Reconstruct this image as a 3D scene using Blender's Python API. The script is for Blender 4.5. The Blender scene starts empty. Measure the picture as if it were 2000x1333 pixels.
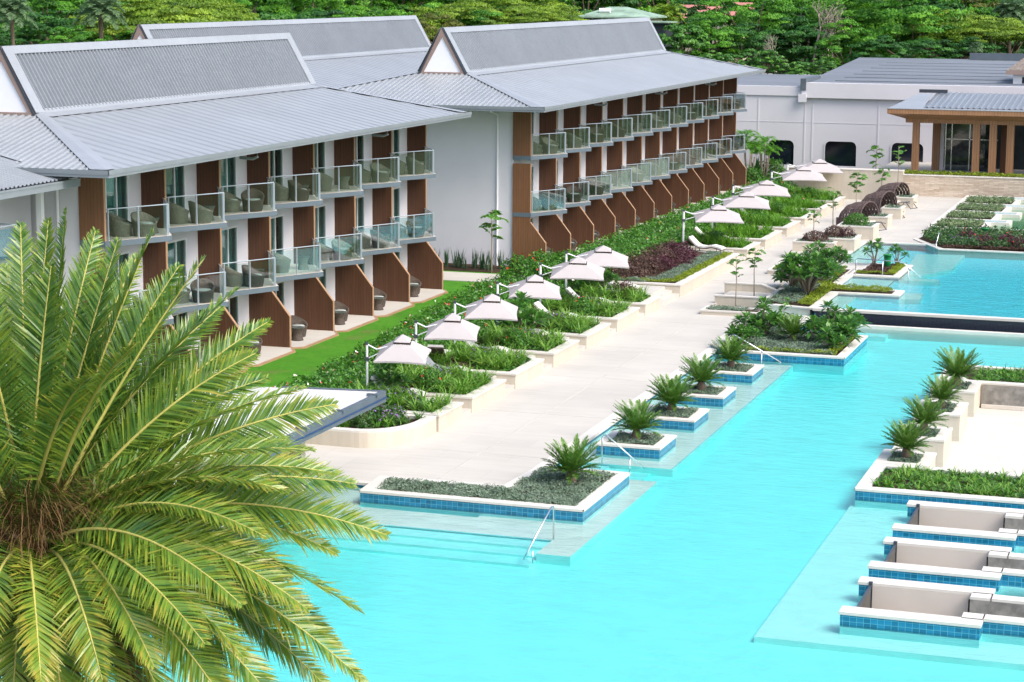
import bpy, math, random
import numpy as np
from mathutils import Vector, Matrix
R_=math.radians
rng=np.random.default_rng(7); random.seed(7)
SC=bpy.context.scene
COL=SC.collection
# ---------------------------------------------------------------- camera
FPX,YAW,PIT,ROL,HC=4115.84,0.3243,0.1679,0.0056,15.4021
def cam_axes():
    cy,sy,cp,sp=math.cos(YAW),math.sin(YAW),math.cos(PIT),math.sin(PIT)
    f=np.array([-sy*cp,cy*cp,-sp]); r=np.array([cy,sy,0.]); u=np.cross(r,f)
    c,s=math.cos(ROL),math.sin(ROL)
    return c*r+s*u,-s*r+c*u,f
AR,AU,AF=cam_axes(); CP=np.array([0,0,HC])
def ray(px,py): return AR*(px-1000)/FPX-AU*(py-666.5)/FPX+AF
def at(px,py,z=0.):
    d=ray(px,py); return CP+d*(z-HC)/d[2]
def aty(px,py,y):
    d=ray(px,py); return CP+d*y/d[1]
def atd(px,py,D): return CP+ray(px,py)*D
cd=bpy.data.cameras.new('camera'); cam=bpy.data.objects.new('camera',cd); COL.objects.link(cam)
cd.sensor_width=36; cd.lens=FPX/2000*36; cd.clip_start=.5; cd.clip_end=3000
cam.matrix_world=Matrix(((AR[0],AU[0],-AF[0],0),(AR[1],AU[1],-AF[1],0),(AR[2],AU[2],-AF[2],HC),(0,0,0,1)))
SC.camera=cam
# ---------------------------------------------------------------- materials
def hx(c): return tuple(c)+(1.,) if len(c)==3 else tuple(c)
class NT:
    def __init__(s,name):
        s.m=bpy.data.materials.new(name); s.m.use_nodes=True; s.t=s.m.node_tree; s.t.nodes.clear()
        s.out=s.n('ShaderNodeOutputMaterial')
    def n(s,t,**k):
        x=s.t.nodes.new(t)
        for a,b in k.items(): setattr(x,a,b)
        return x
    def l(s,a,b): s.t.links.new(a,b)
    def pos(s,scale=(1,1,1),rot=(0,0,0)):
        g=s.n('ShaderNodeNewGeometry'); m=s.n('ShaderNodeMapping'); m.inputs['Scale'].default_value=scale; m.inputs['Rotation'].default_value=rot
        s.l(g.outputs['Position'],m.inputs['Vector']); return m.outputs[0]
    def obj(s,scale=(1,1,1)):
        g=s.n('ShaderNodeTexCoord'); m=s.n('ShaderNodeMapping'); m.inputs['Scale'].default_value=scale
        s.l(g.outputs['Object'],m.inputs['Vector']); return m.outputs[0]
    def noise(s,vec,scale,detail=4,rough=.55):
        x=s.n('ShaderNodeTexNoise'); x.inputs['Scale'].default_value=scale; x.inputs['Detail'].default_value=detail; x.inputs['Roughness'].default_value=rough
        s.l(vec,x.inputs['Vector']); return x.outputs['Fac']
    def ramp(s,fac,stops):
        x=s.n('ShaderNodeValToRGB'); e=x.color_ramp.elements
        while len(e)<len(stops): e.new(.5)
        for i,(p,c) in enumerate(stops): e[i].position=p; e[i].color=hx(c)
        s.l(fac,x.inputs[0]); return x.outputs[0]
    def mix(s,f,a,b,mode='MIX'):
        x=s.n('ShaderNodeMix',data_type='RGBA',blend_type=mode)
        for v,i in ((f,0),(a,6),(b,7)):
            if isinstance(v,(int,float)): x.inputs[i].default_value=v
            elif isinstance(v,tuple): x.inputs[i].default_value=hx(v)
            else: s.l(v,x.inputs[i])
        return x.outputs[2]
    def math(s,op,a,b=0.):
        x=s.n('ShaderNodeMath',operation=op)
        for v,i in ((a,0),(b,1)):
            if isinstance(v,(int,float)): x.inputs[i].default_value=v
            else: s.l(v,x.inputs[i])
        return x.outputs[0]
    def bump(s,h,strength=.3,dist=.02):
        x=s.n('ShaderNodeBump'); x.inputs['Strength'].default_value=strength; x.inputs['Distance'].default_value=dist
        s.l(h,x.inputs['Height']); return x.outputs[0]
    def bsdf(s,col,rough=.6,spec=.4,metal=0.,nrm=None):
        p=s.n('ShaderNodeBsdfPrincipled')
        if isinstance(col,tuple): p.inputs['Base Color'].default_value=hx(col)
        else: s.l(col,p.inputs['Base Color'])
        if isinstance(rough,(int,float)): p.inputs['Roughness'].default_value=rough
        else: s.l(rough,p.inputs['Roughness'])
        p.inputs['Specular IOR Level'].default_value=spec; p.inputs['Metallic'].default_value=metal
        if nrm is not None: s.l(nrm,p.inputs['Normal'])
        return p
    def done(s,sh):
        s.l(sh.outputs[0],s.out.inputs['Surface']); return s.m
def scale3(c,k): return tuple(min(1,x*k) for x in c)
def plain(name,c,rough=.6,spec=.4,var=.12,sc=1.5,metal=0.,bump=0.,bsc=40,stretch=(1,1,1)):
    t=NT(name); v=t.pos(stretch); f=t.noise(v,sc,5)
    col=t.ramp(f,[(.3,scale3(c,1-var)),(.7,scale3(c,1+var))])
    nr=t.bump(t.noise(v,bsc,3),bump,.02) if bump else None
    return t.done(t.bsdf(col,rough,spec,metal,nr))
M={}
M['wall']=plain('painted_wall',(.66,.66,.71),.8,.2,.04,.5,bump=.1,bsc=60)
M['wall2']=plain('painted_wall_grey',(.55,.545,.60),.8,.2,.05,.4)
M['white']=plain('white_paint',(.80,.81,.84),.5,.4,.03)
M['gablewhite']=plain('gable_white',(.86,.87,.9),.6,.3,.02)
M['frame']=plain('window_frame',(.78,.79,.80),.4,.4,.02)
M['taupe']=plain('taupe_trim',(.30,.22,.19),.6,.3,.08)
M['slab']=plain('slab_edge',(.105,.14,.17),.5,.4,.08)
M['rail']=plain('rail_metal',(.38,.45,.50),.35,.5,.03,metal=.3)
M['dark']=plain('dark_metal',(.05,.06,.075),.45,.4,.1)
M['steel']=plain('stainless',(.62,.64,.66),.22,.5,.02,metal=1.)
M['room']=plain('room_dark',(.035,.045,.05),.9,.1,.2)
M['soffit']=plain('soffit',(.45,.47,.48),.7,.2,.03)
M['soil']=plain('soil',(.055,.038,.026),.95,.1,.3,3,bump=.5)
M['canvas']=plain('umbrella_canvas',(.425,.40,.405),.85,.1,.03,2,bump=.08,bsc=200)
M['canvasdark']=plain('canvas_gap',(.09,.06,.06),.8,.1,.1)
M['cushion']=plain('cushion',(.66,.645,.62),.85,.15,.04)
M['cushgrey']=plain('cushion_grey',(.38,.42,.40),.85,.15,.05)
M['pot']=plain('green_plastic',(.01,.22,.06),.4,.5,.05)
M['teal']=plain('teal_column',(.17,.42,.42),.4,.5,.05)
M['bark']=plain('bark',(.17,.13,.10),.9,.1,.3,4,bump=.6,bsc=12,stretch=(1,1,.35))
M['palebark']=plain('pale_bark',(.33,.28,.23),.9,.1,.25,3,bump=.5,bsc=10,stretch=(1,1,.3))
M['asphalt']=plain('ground_earth',(.05,.075,.025),.95,.1,.4,.25)
M['flowerwhite']=plain('petal_white',(.8,.78,.72),.6,.3,.03)
M['flowerred']=plain('petal_red',(.55,.05,.03),.6,.3,.2)
M['flowerpurple']=plain('petal_purple',(.24,.10,.42),.6,.3,.2)
def roofmat(name,c,ax=None,p=.45):
    t=NT(name); v=t.pos(); f=t.noise(v,.35,5,.6)
    f2=t.noise(t.pos((.3,3,3)),1.2,4)
    col=t.ramp(f,[(.3,scale3(c,.9)),(.7,scale3(c,1.06))])
    col=t.mix(.25,col,t.ramp(f2,[(.35,scale3(c,.8)),(.65,scale3(c,1.1))]))
    if ax is not None:
        g=t.n('ShaderNodeNewGeometry'); s=t.n('ShaderNodeSeparateXYZ'); t.l(g.outputs['Position'],s.inputs[0]); fr=t.math('FRACT',t.math('MULTIPLY',s.outputs[ax],1/p)); col=t.mix(t.math('LESS_THAN',fr,.28),col,t.mix(1.,col,(.80,.81,.82),'MULTIPLY'))  # darker stripes in the colour stand in for shade along the ribs
    return t.done(t.bsdf(col,.42,.5,.25))
M['roof']=roofmat('roof_metal',(.325,.35,.37))
M['roofx']=roofmat('roof_metal_rib_shade',(.345,.37,.39),1,.8); M['roofsteep']=roofmat('roof_metal_dark',(.235,.258,.285))
M['flash']=roofmat('roof_flashing',(.36,.385,.41))
M['flatroof']=plain('membrane_roof',(.16,.18,.205),.7,.3,.18,.8,stretch=(.15,1,1))
def wood(name,c,pl=7.5):
    t=NT(name); g=t.n('ShaderNodeNewGeometry'); s=t.n('ShaderNodeSeparateXYZ'); t.l(g.outputs['Position'],s.inputs[0])
    u=t.math('ADD',s.outputs[0],s.outputs[1]); u=t.math('MULTIPLY',u,pl); fr=t.math('FRACT',u)
    gap=t.math('LESS_THAN',fr,.07)
    fl=t.math('FLOOR',u); w=t.n('ShaderNodeTexWhiteNoise',noise_dimensions='1D'); t.l(fl,w.inputs['W'])
    grain=t.noise(t.pos((9,9,.6)),2.5,5,.6)
    base=t.ramp(w.outputs['Value'],[(0,scale3(c,.84)),(1,scale3(c,1.16))])
    col=t.mix(.45,base,t.ramp(grain,[(.3,scale3(c,.65)),(.7,scale3(c,1.3))]))
    col=t.mix(gap,col,scale3(c,.3))
    return t.done(t.bsdf(col,.5,.35,0,t.bump(t.math('SUBTRACT',1.,gap),.4,.01)))
M['wood']=wood('wood_cladding',(.098,.044,.023)); M['woodlight']=wood('wood_cladding_light',(.185,.088,.042)); M['woodend']=plain('wood_edge',(.36,.22,.13),.5,.3,.1)
M['pavwood']=wood('pavilion_wood',(.33,.175,.09),5.)
def stone(name,c,joint=(2.4,.8),var=.06,jd=.85,rough=.7,rot=False,streak=.12):
    t=NT(name); v=t.pos(); b=t.n('ShaderNodeTexBrick'); t.l(v,b.inputs['Vector']); b.offset=.5
    b.inputs['Color1'].default_value=hx(scale3(c,1-var)); b.inputs['Color2'].default_value=hx(scale3(c,1+var)); b.inputs['Mortar'].default_value=hx(scale3(c,jd))
    b.inputs['Scale'].default_value=1; b.inputs['Mortar Size'].default_value=.008; b.inputs['Brick Width'].default_value=joint[0]; b.inputs['Row Height'].default_value=joint[1]
    f=t.noise(t.pos((.5,4,4) if not rot else (4,.5,4)),1.0,6,.62); col=t.mix(streak*2.6,b.outputs[0],t.ramp(f,[(.36,scale3(c,.72)),(.62,scale3(c,1.10))]))
    f2=t.noise(v,.22,5,.6); col=t.mix(.42,col,t.ramp(f2,[(.35,scale3(c,.78)),(.65,scale3(c,1.06))]))
    return t.done(t.bsdf(col,rough,.3,0,t.bump(f,.06,.01)))
M['path']=stone('travertine_paving',(.515,.49,.44),(2.4,1.2),.06,.70)
M['court']=stone('courtyard_paving',(.60,.56,.50),(1.5,1.5),.05,.6)
M['coping']=plain('stone_coping',(.60,.575,.525),.65,.3,.05,1.2)
def clad(name,c):   # vertical stone cladding
    t=NT(name); g=t.n('ShaderNodeNewGeometry'); s=t.n('ShaderNodeSeparateXYZ'); t.l(g.outputs['Position'],s.inputs[0])
    u=t.math('ADD',s.outputs[0],s.outputs[1]); cx=t.n('ShaderNodeCombineXYZ'); t.l(u,cx.inputs[0]); t.l(s.outputs[2],cx.inputs[1])
    b=t.n('ShaderNodeTexBrick'); t.l(cx.outputs[0],b.inputs['Vector']); b.inputs['Scale'].default_value=1; b.inputs['Brick Width'].default_value=.6; b.inputs['Row Height'].default_value=.62; b.inputs['Mortar Size'].default_value=.006
    b.inputs['Color1'].default_value=hx(scale3(c,.93)); b.inputs['Color2'].default_value=hx(scale3(c,1.05)); b.inputs['Mortar'].default_value=hx(scale3(c,.8))
    f=t.noise(t.pos((3,3,.7)),1.5,5); col=t.mix(.35,b.outputs[0],t.ramp(f,[(.3,scale3(c,.82)),(.7,scale3(c,1.08))]))
    return t.done(t.bsdf(col,.65,.3))
M['clad']=clad('stone_cladding',(.545,.49,.405))
M['cladgrey']=plain('grey_stone_slab',(.22,.21,.19),.6,.4,.4,3.5)
M['pitwall']=plain('pit_wall',(.52,.47,.42),.5,.4,.05,.8)
def ledgestone():
    t=NT('ledgestone'); g=t.n('ShaderNodeNewGeometry'); s=t.n('ShaderNodeSeparateXYZ'); t.l(g.outputs['Position'],s.inputs[0])
    u=t.math('ADD',s.outputs[0],s.outputs[1]); cx=t.n('ShaderNodeCombineXYZ'); t.l(u,cx.inputs[0]); t.l(s.outputs[2],cx.inputs[1])
    b=t.n('ShaderNodeTexBrick'); t.l(cx.outputs[0],b.inputs['Vector']); b.inputs['Scale'].default_value=1; b.inputs['Brick Width'].default_value=.7; b.inputs['Row Height'].default_value=.11; b.inputs['Mortar Size'].default_value=.01; b.inputs['Bias'].default_value=.0
    b.inputs['Color1'].default_value=(.42,.32,.23,1); b.inputs['Color2'].default_value=(.72,.62,.50,1); b.inputs['Mortar'].default_value=(.30,.22,.16,1)
    f=t.noise(t.pos((2,2,9)),1.5,4); col=t.mix(.35,b.outputs[0],t.ramp(f,[(.3,(.45,.35,.26)),(.7,(.78,.70,.6))]))
    return t.done(t.bsdf(col,.8,.2,0,t.bump(b.outputs['Fac'],.4,.03)))
M['ledge']=ledgestone()
def tile(name,c,grout,w=.17,h=.12,rough=.25,zw=None):
    t=NT(name); g=t.n('ShaderNodeNewGeometry'); s=t.n('ShaderNodeSeparateXYZ'); t.l(g.outputs['Position'],s.inputs[0])
    u=t.math('ADD',s.outputs[0],s.outputs[1]); cx=t.n('ShaderNodeCombineXYZ'); t.l(u,cx.inputs[0]); t.l(t.math('ADD',s.outputs[2],.02),cx.inputs[1])
    b=t.n('ShaderNodeTexBrick'); t.l(cx.outputs[0],b.inputs['Vector']); b.offset=0.; b.inputs['Scale'].default_value=1; b.inputs['Brick Width'].default_value=w; b.inputs['Row Height'].default_value=h; b.inputs['Mortar Size'].default_value=.006
    b.inputs['Color1'].default_value=hx(scale3(c,.75)); b.inputs['Color2'].default_value=hx(scale3(c,1.3)); b.inputs['Mortar'].default_value=hx(grout)
    col=b.outputs[0]
    if zw is not None: col=t.mix(t.math('LESS_THAN',s.outputs[2],zw),col,(.42,.88,.91))
    return t.done(t.bsdf(col,rough,.5))
M['tile']=tile('blue_pool_tile',(.012,.165,.30),(.10,.36,.46),zw=-.16); M['tileup']=tile('blue_waterline_tile',(.012,.165,.30),(.10,.36,.46),zw=.26)
M['blacktile']=tile('black_mosaic',(.014,.018,.03),(.04,.05,.07),.06,.06)
def poolfloor(name,c,var=.05):
    t=NT(name); f=t.noise(t.pos((1,1.6,1)),.9,4); col=t.ramp(f,[(.3,scale3(c,1-var)),(.7,scale3(c,1+var))])
    return t.done(t.bsdf(col,.6,.2))
M['poolfloor']=poolfloor('pool_floor_plaster',(.46,.97,.93))
M['shelf']=poolfloor('pool_shelf_stone',(.84,.84,.77),.07)
M['shelf2']=poolfloor('pool_shelf_pale_blue',(.64,.97,.90))
def lawnmat():
    t=NT('lawn_grass'); f=t.noise(t.pos(),.7,5); f2=t.noise(t.pos(),14,4,.7); f3=t.noise(t.pos(),90,2)
    f4=t.noise(t.pos((1,.6,1),(0,0,.6)),5.,4,.7); col=t.mix(.5,t.ramp(f2,[(.3,(.025,.15,.006)),(.7,(.11,.33,.018))]),t.ramp(f4,[(.35,(.035,.15,.008)),(.65,(.12,.34,.025))]))
    col=t.mix(.5,col,t.ramp(f,[(.35,(.045,.23,.006)),(.68,(.10,.32,.02))]))
    col=t.mix(t.ramp(t.noise(t.pos(),.45,3),[(.58,(0,0,0)),(.70,(.75,.75,.75))]),col,(.16,.20,.05))
    return t.done(t.bsdf(col,.8,.2,0,t.bump(f3,.8,.05)))
M['lawn']=lawnmat()
def water(name,absorb,dens,rough=.04,bs=.25,rip=1.):
    t=NT(name); fr=t.n('ShaderNodeFresnel'); fr.inputs['IOR'].default_value=1.33
    n1=t.noise(t.pos((1.*rip,2.2*rip,1),(0,0,.35)),1.1,4,.6); n2=t.noise(t.pos((1,1.8,1),(0,0,.2)),5.5*rip,3,.6)
    h=t.math('ADD',t.math('MULTIPLY',n1,1.),t.math('MULTIPLY',n2,.35))
    nr=t.bump(h,bs,.25); t.l(nr,fr.inputs['Normal'])
    a=t.n('ShaderNodeBsdfTransparent'); b=t.n('ShaderNodeBsdfGlossy'); b.inputs['Roughness'].default_value=rough; t.l(nr,b.inputs['Normal'])
    mx=t.n('ShaderNodeMixShader'); t.l(fr.outputs[0],mx.inputs[0]); t.l(a.outputs[0],mx.inputs[1]); t.l(b.outputs[0],mx.inputs[2])
    v=t.n('ShaderNodeVolumeAbsorption'); v.inputs['Color'].default_value=hx(absorb); v.inputs['Density'].default_value=dens
    t.l(v.outputs[0],t.out.inputs['Volume']); return t.done(mx)
M['water']=water('pool_water',(.12,.99,1.),.62,.04,.16)
M['waterup']=water('upper_pool_water',(.12,.97,1.),1.1,.05,.3,1.2)
M['waterpond']=water('pond_water',(.25,.85,.55),1.6,.03,.15)
M['waterspa']=water('spa_water',(.35,.85,.95),1.2,.03,.2)
def glass(name,tint,gl=.0,fk=1.):
    t=NT(name); a=t.n('ShaderNodeBsdfTransparent'); a.inputs[0].default_value=hx(tint); b=t.n('ShaderNodeBsdfGlossy'); b.inputs['Roughness'].default_value=.02
    fr=t.n('ShaderNodeFresnel'); fr.inputs['IOR'].default_value=1.5; f=t.math('ADD',t.math('MULTIPLY',fr.outputs[0],fk),gl)
    mx=t.n('ShaderNodeMixShader'); t.l(f,mx.inputs[0]); t.l(a.outputs[0],mx.inputs[1]); t.l(b.outputs[0],mx.inputs[2]); return t.done(mx)
M['glass']=glass('balcony_glass',(.90,.955,.945),.02,.45)
M['winglass']=glass('window_glass',(.70,.88,.86),.03,.6)
M['poolglass']=glass('acrylic_pane',(.40,.88,.92),.03)
def curtain(name,c):
    t=NT(name); f=t.noise(t.pos((6,6,.3)),3,4); col=t.ramp(f,[(.3,scale3(c,.6)),(.7,scale3(c,1.3))]); return t.done(t.bsdf(col,.9,.1))
M['curtain']=curtain('curtain_teal',(.44,.62,.62)); M['curtaindark']=curtain('curtain_dark',(.06,.085,.10))
def wicker(name,c,s=1.):
    t=NT(name); v=t.obj((1,1,1)); w=t.n('ShaderNodeTexVoronoi'); w.inputs['Scale'].default_value=26*s; t.l(v,w.inputs['Vector'])
    f=t.noise(v,18*s,3,.7); col=t.ramp(w.outputs['Distance'],[(.1,scale3(c,.35)),(.55,scale3(c,1.6))]); col=t.mix(.4,col,t.ramp(f,[(.3,scale3(c,.5)),(.7,scale3(c,1.5))]))
    return t.done(t.bsdf(col,.6,.3,0,t.bump(w.outputs['Distance'],.8,.02)))
M['wicker']=wicker('wicker_brown',(.062,.048,.038)); M['wickergrey']=wicker('wicker_grey_green',(.14,.135,.105)); M['rattan']=plain('rattan_brown',(.10,.07,.068),.6,.3,.3,9)
def leaf(name,cs,rough=.45,spec=.35,tr=.3,gloss=0):
    t=NT(name); a=t.n('ShaderNodeAttribute',attribute_name='tint'); k=len(cs)
    col=t.ramp(a.outputs['Fac'],[(i/(k-1),c) for i,c in enumerate(cs)])
    p=t.bsdf(col,rough,spec); tl=t.n('ShaderNodeBsdfTranslucent'); t.l(t.mix(.0,col,col),tl.inputs[0])
    mx=t.n('ShaderNodeMixShader'); mx.inputs[0].default_value=tr; t.l(p.outputs[0],mx.inputs[1]); t.l(tl.outputs[0],mx.inputs[2]); return t.done(mx)
M['palm']=leaf('palm_frond',[(.035,.105,.025),(.09,.205,.035),(.21,.315,.035),(.38,.33,.05)],.33,.6,.25)
M['palmdry']=leaf('palm_dry',[(.10,.06,.03),(.22,.14,.06)],.8,.1,.2)
M['rachis']=plain('palm_rachis',(.40,.38,.10),.5,.4,.15)
M['rachisbase']=plain('palm_petiole',(.30,.17,.06),.6,.3,.3)
M['cycad']=leaf('cycad_frond',[(.03,.09,.014),(.07,.175,.022),(.15,.28,.04)],.35,.5,.2)
M['plum']=leaf('plumeria_leaf',[(.025,.095,.018),(.06,.19,.03),(.13,.31,.05)],.35,.5,.3)
M['strap']=leaf('strap_leaf',[(.04,.14,.012),(.11,.29,.025),(.27,.45,.08)],.4,.4,.3)
M['olivecover']=leaf('olive_cover',[(.09,.14,.07),(.19,.27,.13),(.36,.44,.24)],.7,.2,.2)
M['hedge']=leaf('hedge_leaf',[(.022,.09,.01),(.06,.20,.018),(.15,.36,.04)],.4,.45,.25)
M['silver']=leaf('silver_cover',[(.10,.16,.10),(.19,.27,.19),(.33,.40,.32)],.7,.2,.2)
M['lime']=leaf('lime_cover',[(.10,.17,.01),(.22,.30,.02),(.36,.44,.05)],.5,.3,.25)
M['burg']=leaf('burgundy_leaf',[(.03,.010,.014),(.075,.018,.03),(.16,.05,.07)],.5,.4,.2)
M['brownleaf']=leaf('bronze_leaf',[(.045,.028,.022),(.10,.055,.042),(.19,.11,.085)],.5,.35,.2)
M['ruel']=leaf('ruellia_leaf',[(.025,.075,.022),(.055,.14,.035),(.12,.24,.06)],.45,.4,.25)
M['snake']=leaf('snake_leaf',[(.03,.07,.035),(.06,.13,.06),(.12,.19,.10)],.45,.4,.15)
for nm,cs in dict(treeA=[(.025,.10,.010),(.075,.25,.016),(.17,.42,.03)],treeB=[(.06,.125,.010),(.15,.265,.016),(.29,.43,.04)],treeC=[(.014,.06,.012),(.035,.14,.022),(.085,.25,.035)],treeD=[(.05,.07,.012),(.12,.15,.02),(.24,.25,.05)],treeP=[(.035,.085,.04),(.09,.17,.075),(.19,.29,.14)],grassy=[(.035,.12,.01),(.09,.26,.015),(.18,.40,.03)]).items(): M[nm]=leaf(nm+'_leaf',cs,.5,.3,.3)
M['tilepink']=plain('pink_roof',(.45,.2,.17),.8,.2,.2)
M['greenroof']=plain('green_tin_roof',(.25,.36,.27),.6,.3,.35,.7)
M['shingle']=plain('shingle_roof',(.20,.17,.15),.85,.2,.35,5)
M['cream']=plain('cream_wall',(.5,.47,.33),.8,.2,.05)
# ---------------------------------------------------------------- mesh helpers
class MB:
    def __init__(s): s.v=[];s.f=[];s.m=[]
    def face(s,pts,m=0):
        b=len(s.v); s.v+=[tuple(map(float,p)) for p in pts]; s.f.append(tuple(range(b,b+len(pts)))); s.m.append(m)
    def box(s,x0,x1,y0,y1,z0,z1,m=0,mt=None,nobot=False):
        P=lambda x,y,z:(x,y,z); mt=m if mt is None else mt
        s.face([(x0,y0,z1),(x1,y0,z1),(x1,y1,z1),(x0,y1,z1)],mt)
        if not nobot: s.face([(x0,y1,z0),(x1,y1,z0),(x1,y0,z0),(x0,y0,z0)],m)
        s.face([(x0,y0,z0),(x1,y0,z0),(x1,y0,z1),(x0,y0,z1)],m); s.face([(x1,y1,z0),(x0,y1,z0),(x0,y1,z1),(x1,y1,z1)],m)
        s.face([(x1,y0,z0),(x1,y1,z0),(x1,y1,z1),(x1,y0,z1)],m); s.face([(x0,y1,z0),(x0,y0,z0),(x0,y0,z1),(x0,y1,z1)],m)
        return s
    def prism(s,p,z0,z1,m=0,mt=None,bot=True):   # ccw outline
        n=len(p); mt=m if mt is None else mt
        s.face([(x,y,z1) for x,y in p],mt)
        if bot: s.face([(x,y,z0) for x,y in p[::-1]],m)
        for i in range(n):
            a,b=p[i],p[(i+1)%n]; s.face([(a[0],a[1],z0),(b[0],b[1],z0),(b[0],b[1],z1),(a[0],a[1],z1)],m)
        return s
    def extr(s,p,axis,a,b,m=0):  # p: outline in the two other axes (in order), extruded along axis from a to b
        def P(q,t):
            return (t,q[0],q[1]) if axis==0 else (q[0],t,q[1])
        n=len(p); s.face([P(q,a) for q in p],m); s.face([P(q,b) for q in p[::-1]],m)
        for i in range(n):
            u,w=p[i],p[(i+1)%n]; s.face([P(u,a),P(u,b),P(w,b),P(w,a)],m)
        return s
    def tube(s,pts,r,n=6,m=0,cap=True):
        pts=[np.array(p,float) for p in pts]; k=len(pts); r=[r]*k if isinstance(r,(int,float)) else r
        b=len(s.v)
        for i in range(k):
            d=pts[min(i+1,k-1)]-pts[max(i-1,0)]; d=d/(np.linalg.norm(d)+1e-9)
            a=np.array([0,0,1.]) if abs(d[2])<.9 else np.array([1.,0,0]); u=np.cross(d,a); u/=np.linalg.norm(u); w=np.cross(d,u)
            for j in range(n):
                t=2*math.pi*j/n; q=pts[i]+r[i]*(math.cos(t)*u+math.sin(t)*w); s.v.append(tuple(q))
        for i in range(k-1):
            for j in range(n):
                j2=(j+1)%n; s.f.append((b+i*n+j,b+i*n+j2,b+(i+1)*n+j2,b+(i+1)*n+j)); s.m.append(m)
        if cap:
            s.f.append(tuple(b+j for j in range(n))[::-1]); s.m.append(m); s.f.append(tuple(b+(k-1)*n+j for j in range(n))); s.m.append(m)
        return s
    def lathe(s,prof,n=14,m=0,c=(0,0,0)):
        b=len(s.v)
        for r,z in prof:
            for j in range(n):
                t=2*math.pi*j/n; s.v.append((c[0]+r*math.cos(t),c[1]+r*math.sin(t),c[2]+z))
        for i in range(len(prof)-1):
            for j in range(n):
                j2=(j+1)%n; s.f.append((b+i*n+j,b+i*n+j2,b+(i+1)*n+j2,b+(i+1)*n+j)); s.m.append(m)
        s.f.append(tuple(b+(len(prof)-1)*n+j for j in range(n))); s.m.append(m)
        s.f.append(tuple(b+j for j in range(n))[::-1]); s.m.append(m)
        return s
    def mesh(s,name,mats,smooth=False):
        me=bpy.data.meshes.new(name); me.from_pydata(s.v,[],s.f)
        for x in (mats if isinstance(mats,(list,tuple)) else [mats]): me.materials.append(M[x])
        if any(s.m): me.polygons.foreach_set('material_index',s.m)
        if smooth: me.polygons.foreach_set('use_smooth',[True]*len(s.f))
        me.update(); return me
    def build(s,name,mats,parent=None,smooth=False,loc=(0,0,0)): return link(name,s.mesh(name,mats,smooth),parent,loc)
def link(name,me,parent=None,loc=(0,0,0),rz=0.,sc=1.):
    o=bpy.data.objects.new(name,me); COL.objects.link(o); o.location=loc; o.rotation_euler=(0,0,rz)
    if sc!=1.: o.scale=(sc,)*3 if isinstance(sc,(int,float)) else sc
    if parent: o.parent=parent
    return o
def empty(name,loc=(0,0,0),rz=0.): return link(name,None,None,loc,rz)
def tag(o,label=None,cat=None,group=None,kind=None):
    for k,v in (('label',label),('category',cat),('group',group),('kind',kind)):
        if v: o[k]=v
    return o
def struct(o): o['kind']='structure'; return o
def qmesh(name,Q,tint,mat):
    Q=np.asarray(Q,np.float32); n=len(Q); me=bpy.data.meshes.new(name)
    me.vertices.add(n*4); me.vertices.foreach_set('co',Q.reshape(-1))
    me.loops.add(n*4); me.loops.foreach_set('vertex_index',np.arange(n*4,dtype=np.int32))
    me.polygons.add(n); me.polygons.foreach_set('loop_start',np.arange(0,n*4,4,dtype=np.int32))
    a=me.attributes.new('tint','FLOAT','FACE'); a.data.foreach_set('value',np.clip(np.asarray(tint,np.float32),0,1))
    me.materials.append(M[mat]); me.update(calc_edges=True); return me
def unit(a): return a/(np.linalg.norm(a,axis=-1,keepdims=True)+1e-9)
def rdir(n): return unit(rng.normal(size=(n,3)))
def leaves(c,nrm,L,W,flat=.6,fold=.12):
    """rhombic leaves at c, facing roughly along nrm"""
    n=len(c); N=unit(nrm+rng.normal(size=(n,3))*flat); d=unit(np.cross(N,rdir(n))); s=np.cross(N,d)
    L=np.broadcast_to(L,(n,))[:,None]*rng.uniform(.7,1.3,(n,1)); W=np.broadcast_to(W,(n,))[:,None]*rng.uniform(.7,1.3,(n,1))
    return np.stack([c-d*L/2,c+s*W/2-N*fold*L,c+d*L/2-N*fold*L*1.5,c-s*W/2-N*fold*L],1)
def blades(base,az,el,L,W,droop,k=3):
    """arching strap leaves: n blades of k quads"""
    n=len(base); P=[]; p=np.array(base,float); e=np.broadcast_to(el,(n,)).astype(float).copy(); L=np.broadcast_to(L,(n,)); W=np.broadcast_to(W,(n,))
    h=np.stack([np.cos(az),np.sin(az),np.zeros(n)],1); s=np.stack([-np.sin(az),np.cos(az),np.zeros(n)],1); pts=[p.copy()]
    for i in range(k):
        p=p+(h*np.cos(e)[:,None]+np.array([0,0,1.])*np.sin(e)[:,None])*(L/k)[:,None]; e=e-droop/k; pts.append(p.copy())
    ws=[1.,.95,.7,.06] if k==3 else list(np.linspace(1,.06,k+1))
    Q=[np.stack([pts[i]-s*(W*ws[i]/2)[:,None],pts[i]+s*(W*ws[i]/2)[:,None],pts[i+1]+s*(W*ws[i+1]/2)[:,None],pts[i+1]-s*(W*ws[i+1]/2)[:,None]],1) for i in range(k)]
    return np.concatenate(Q)
ORD=['first','second','third','fourth','fifth','sixth','seventh','eighth','ninth','tenth','eleventh','twelfth','thirteenth','fourteenth','fifteenth','sixteenth','seventeenth','eighteenth','nineteenth','twentieth']
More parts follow.
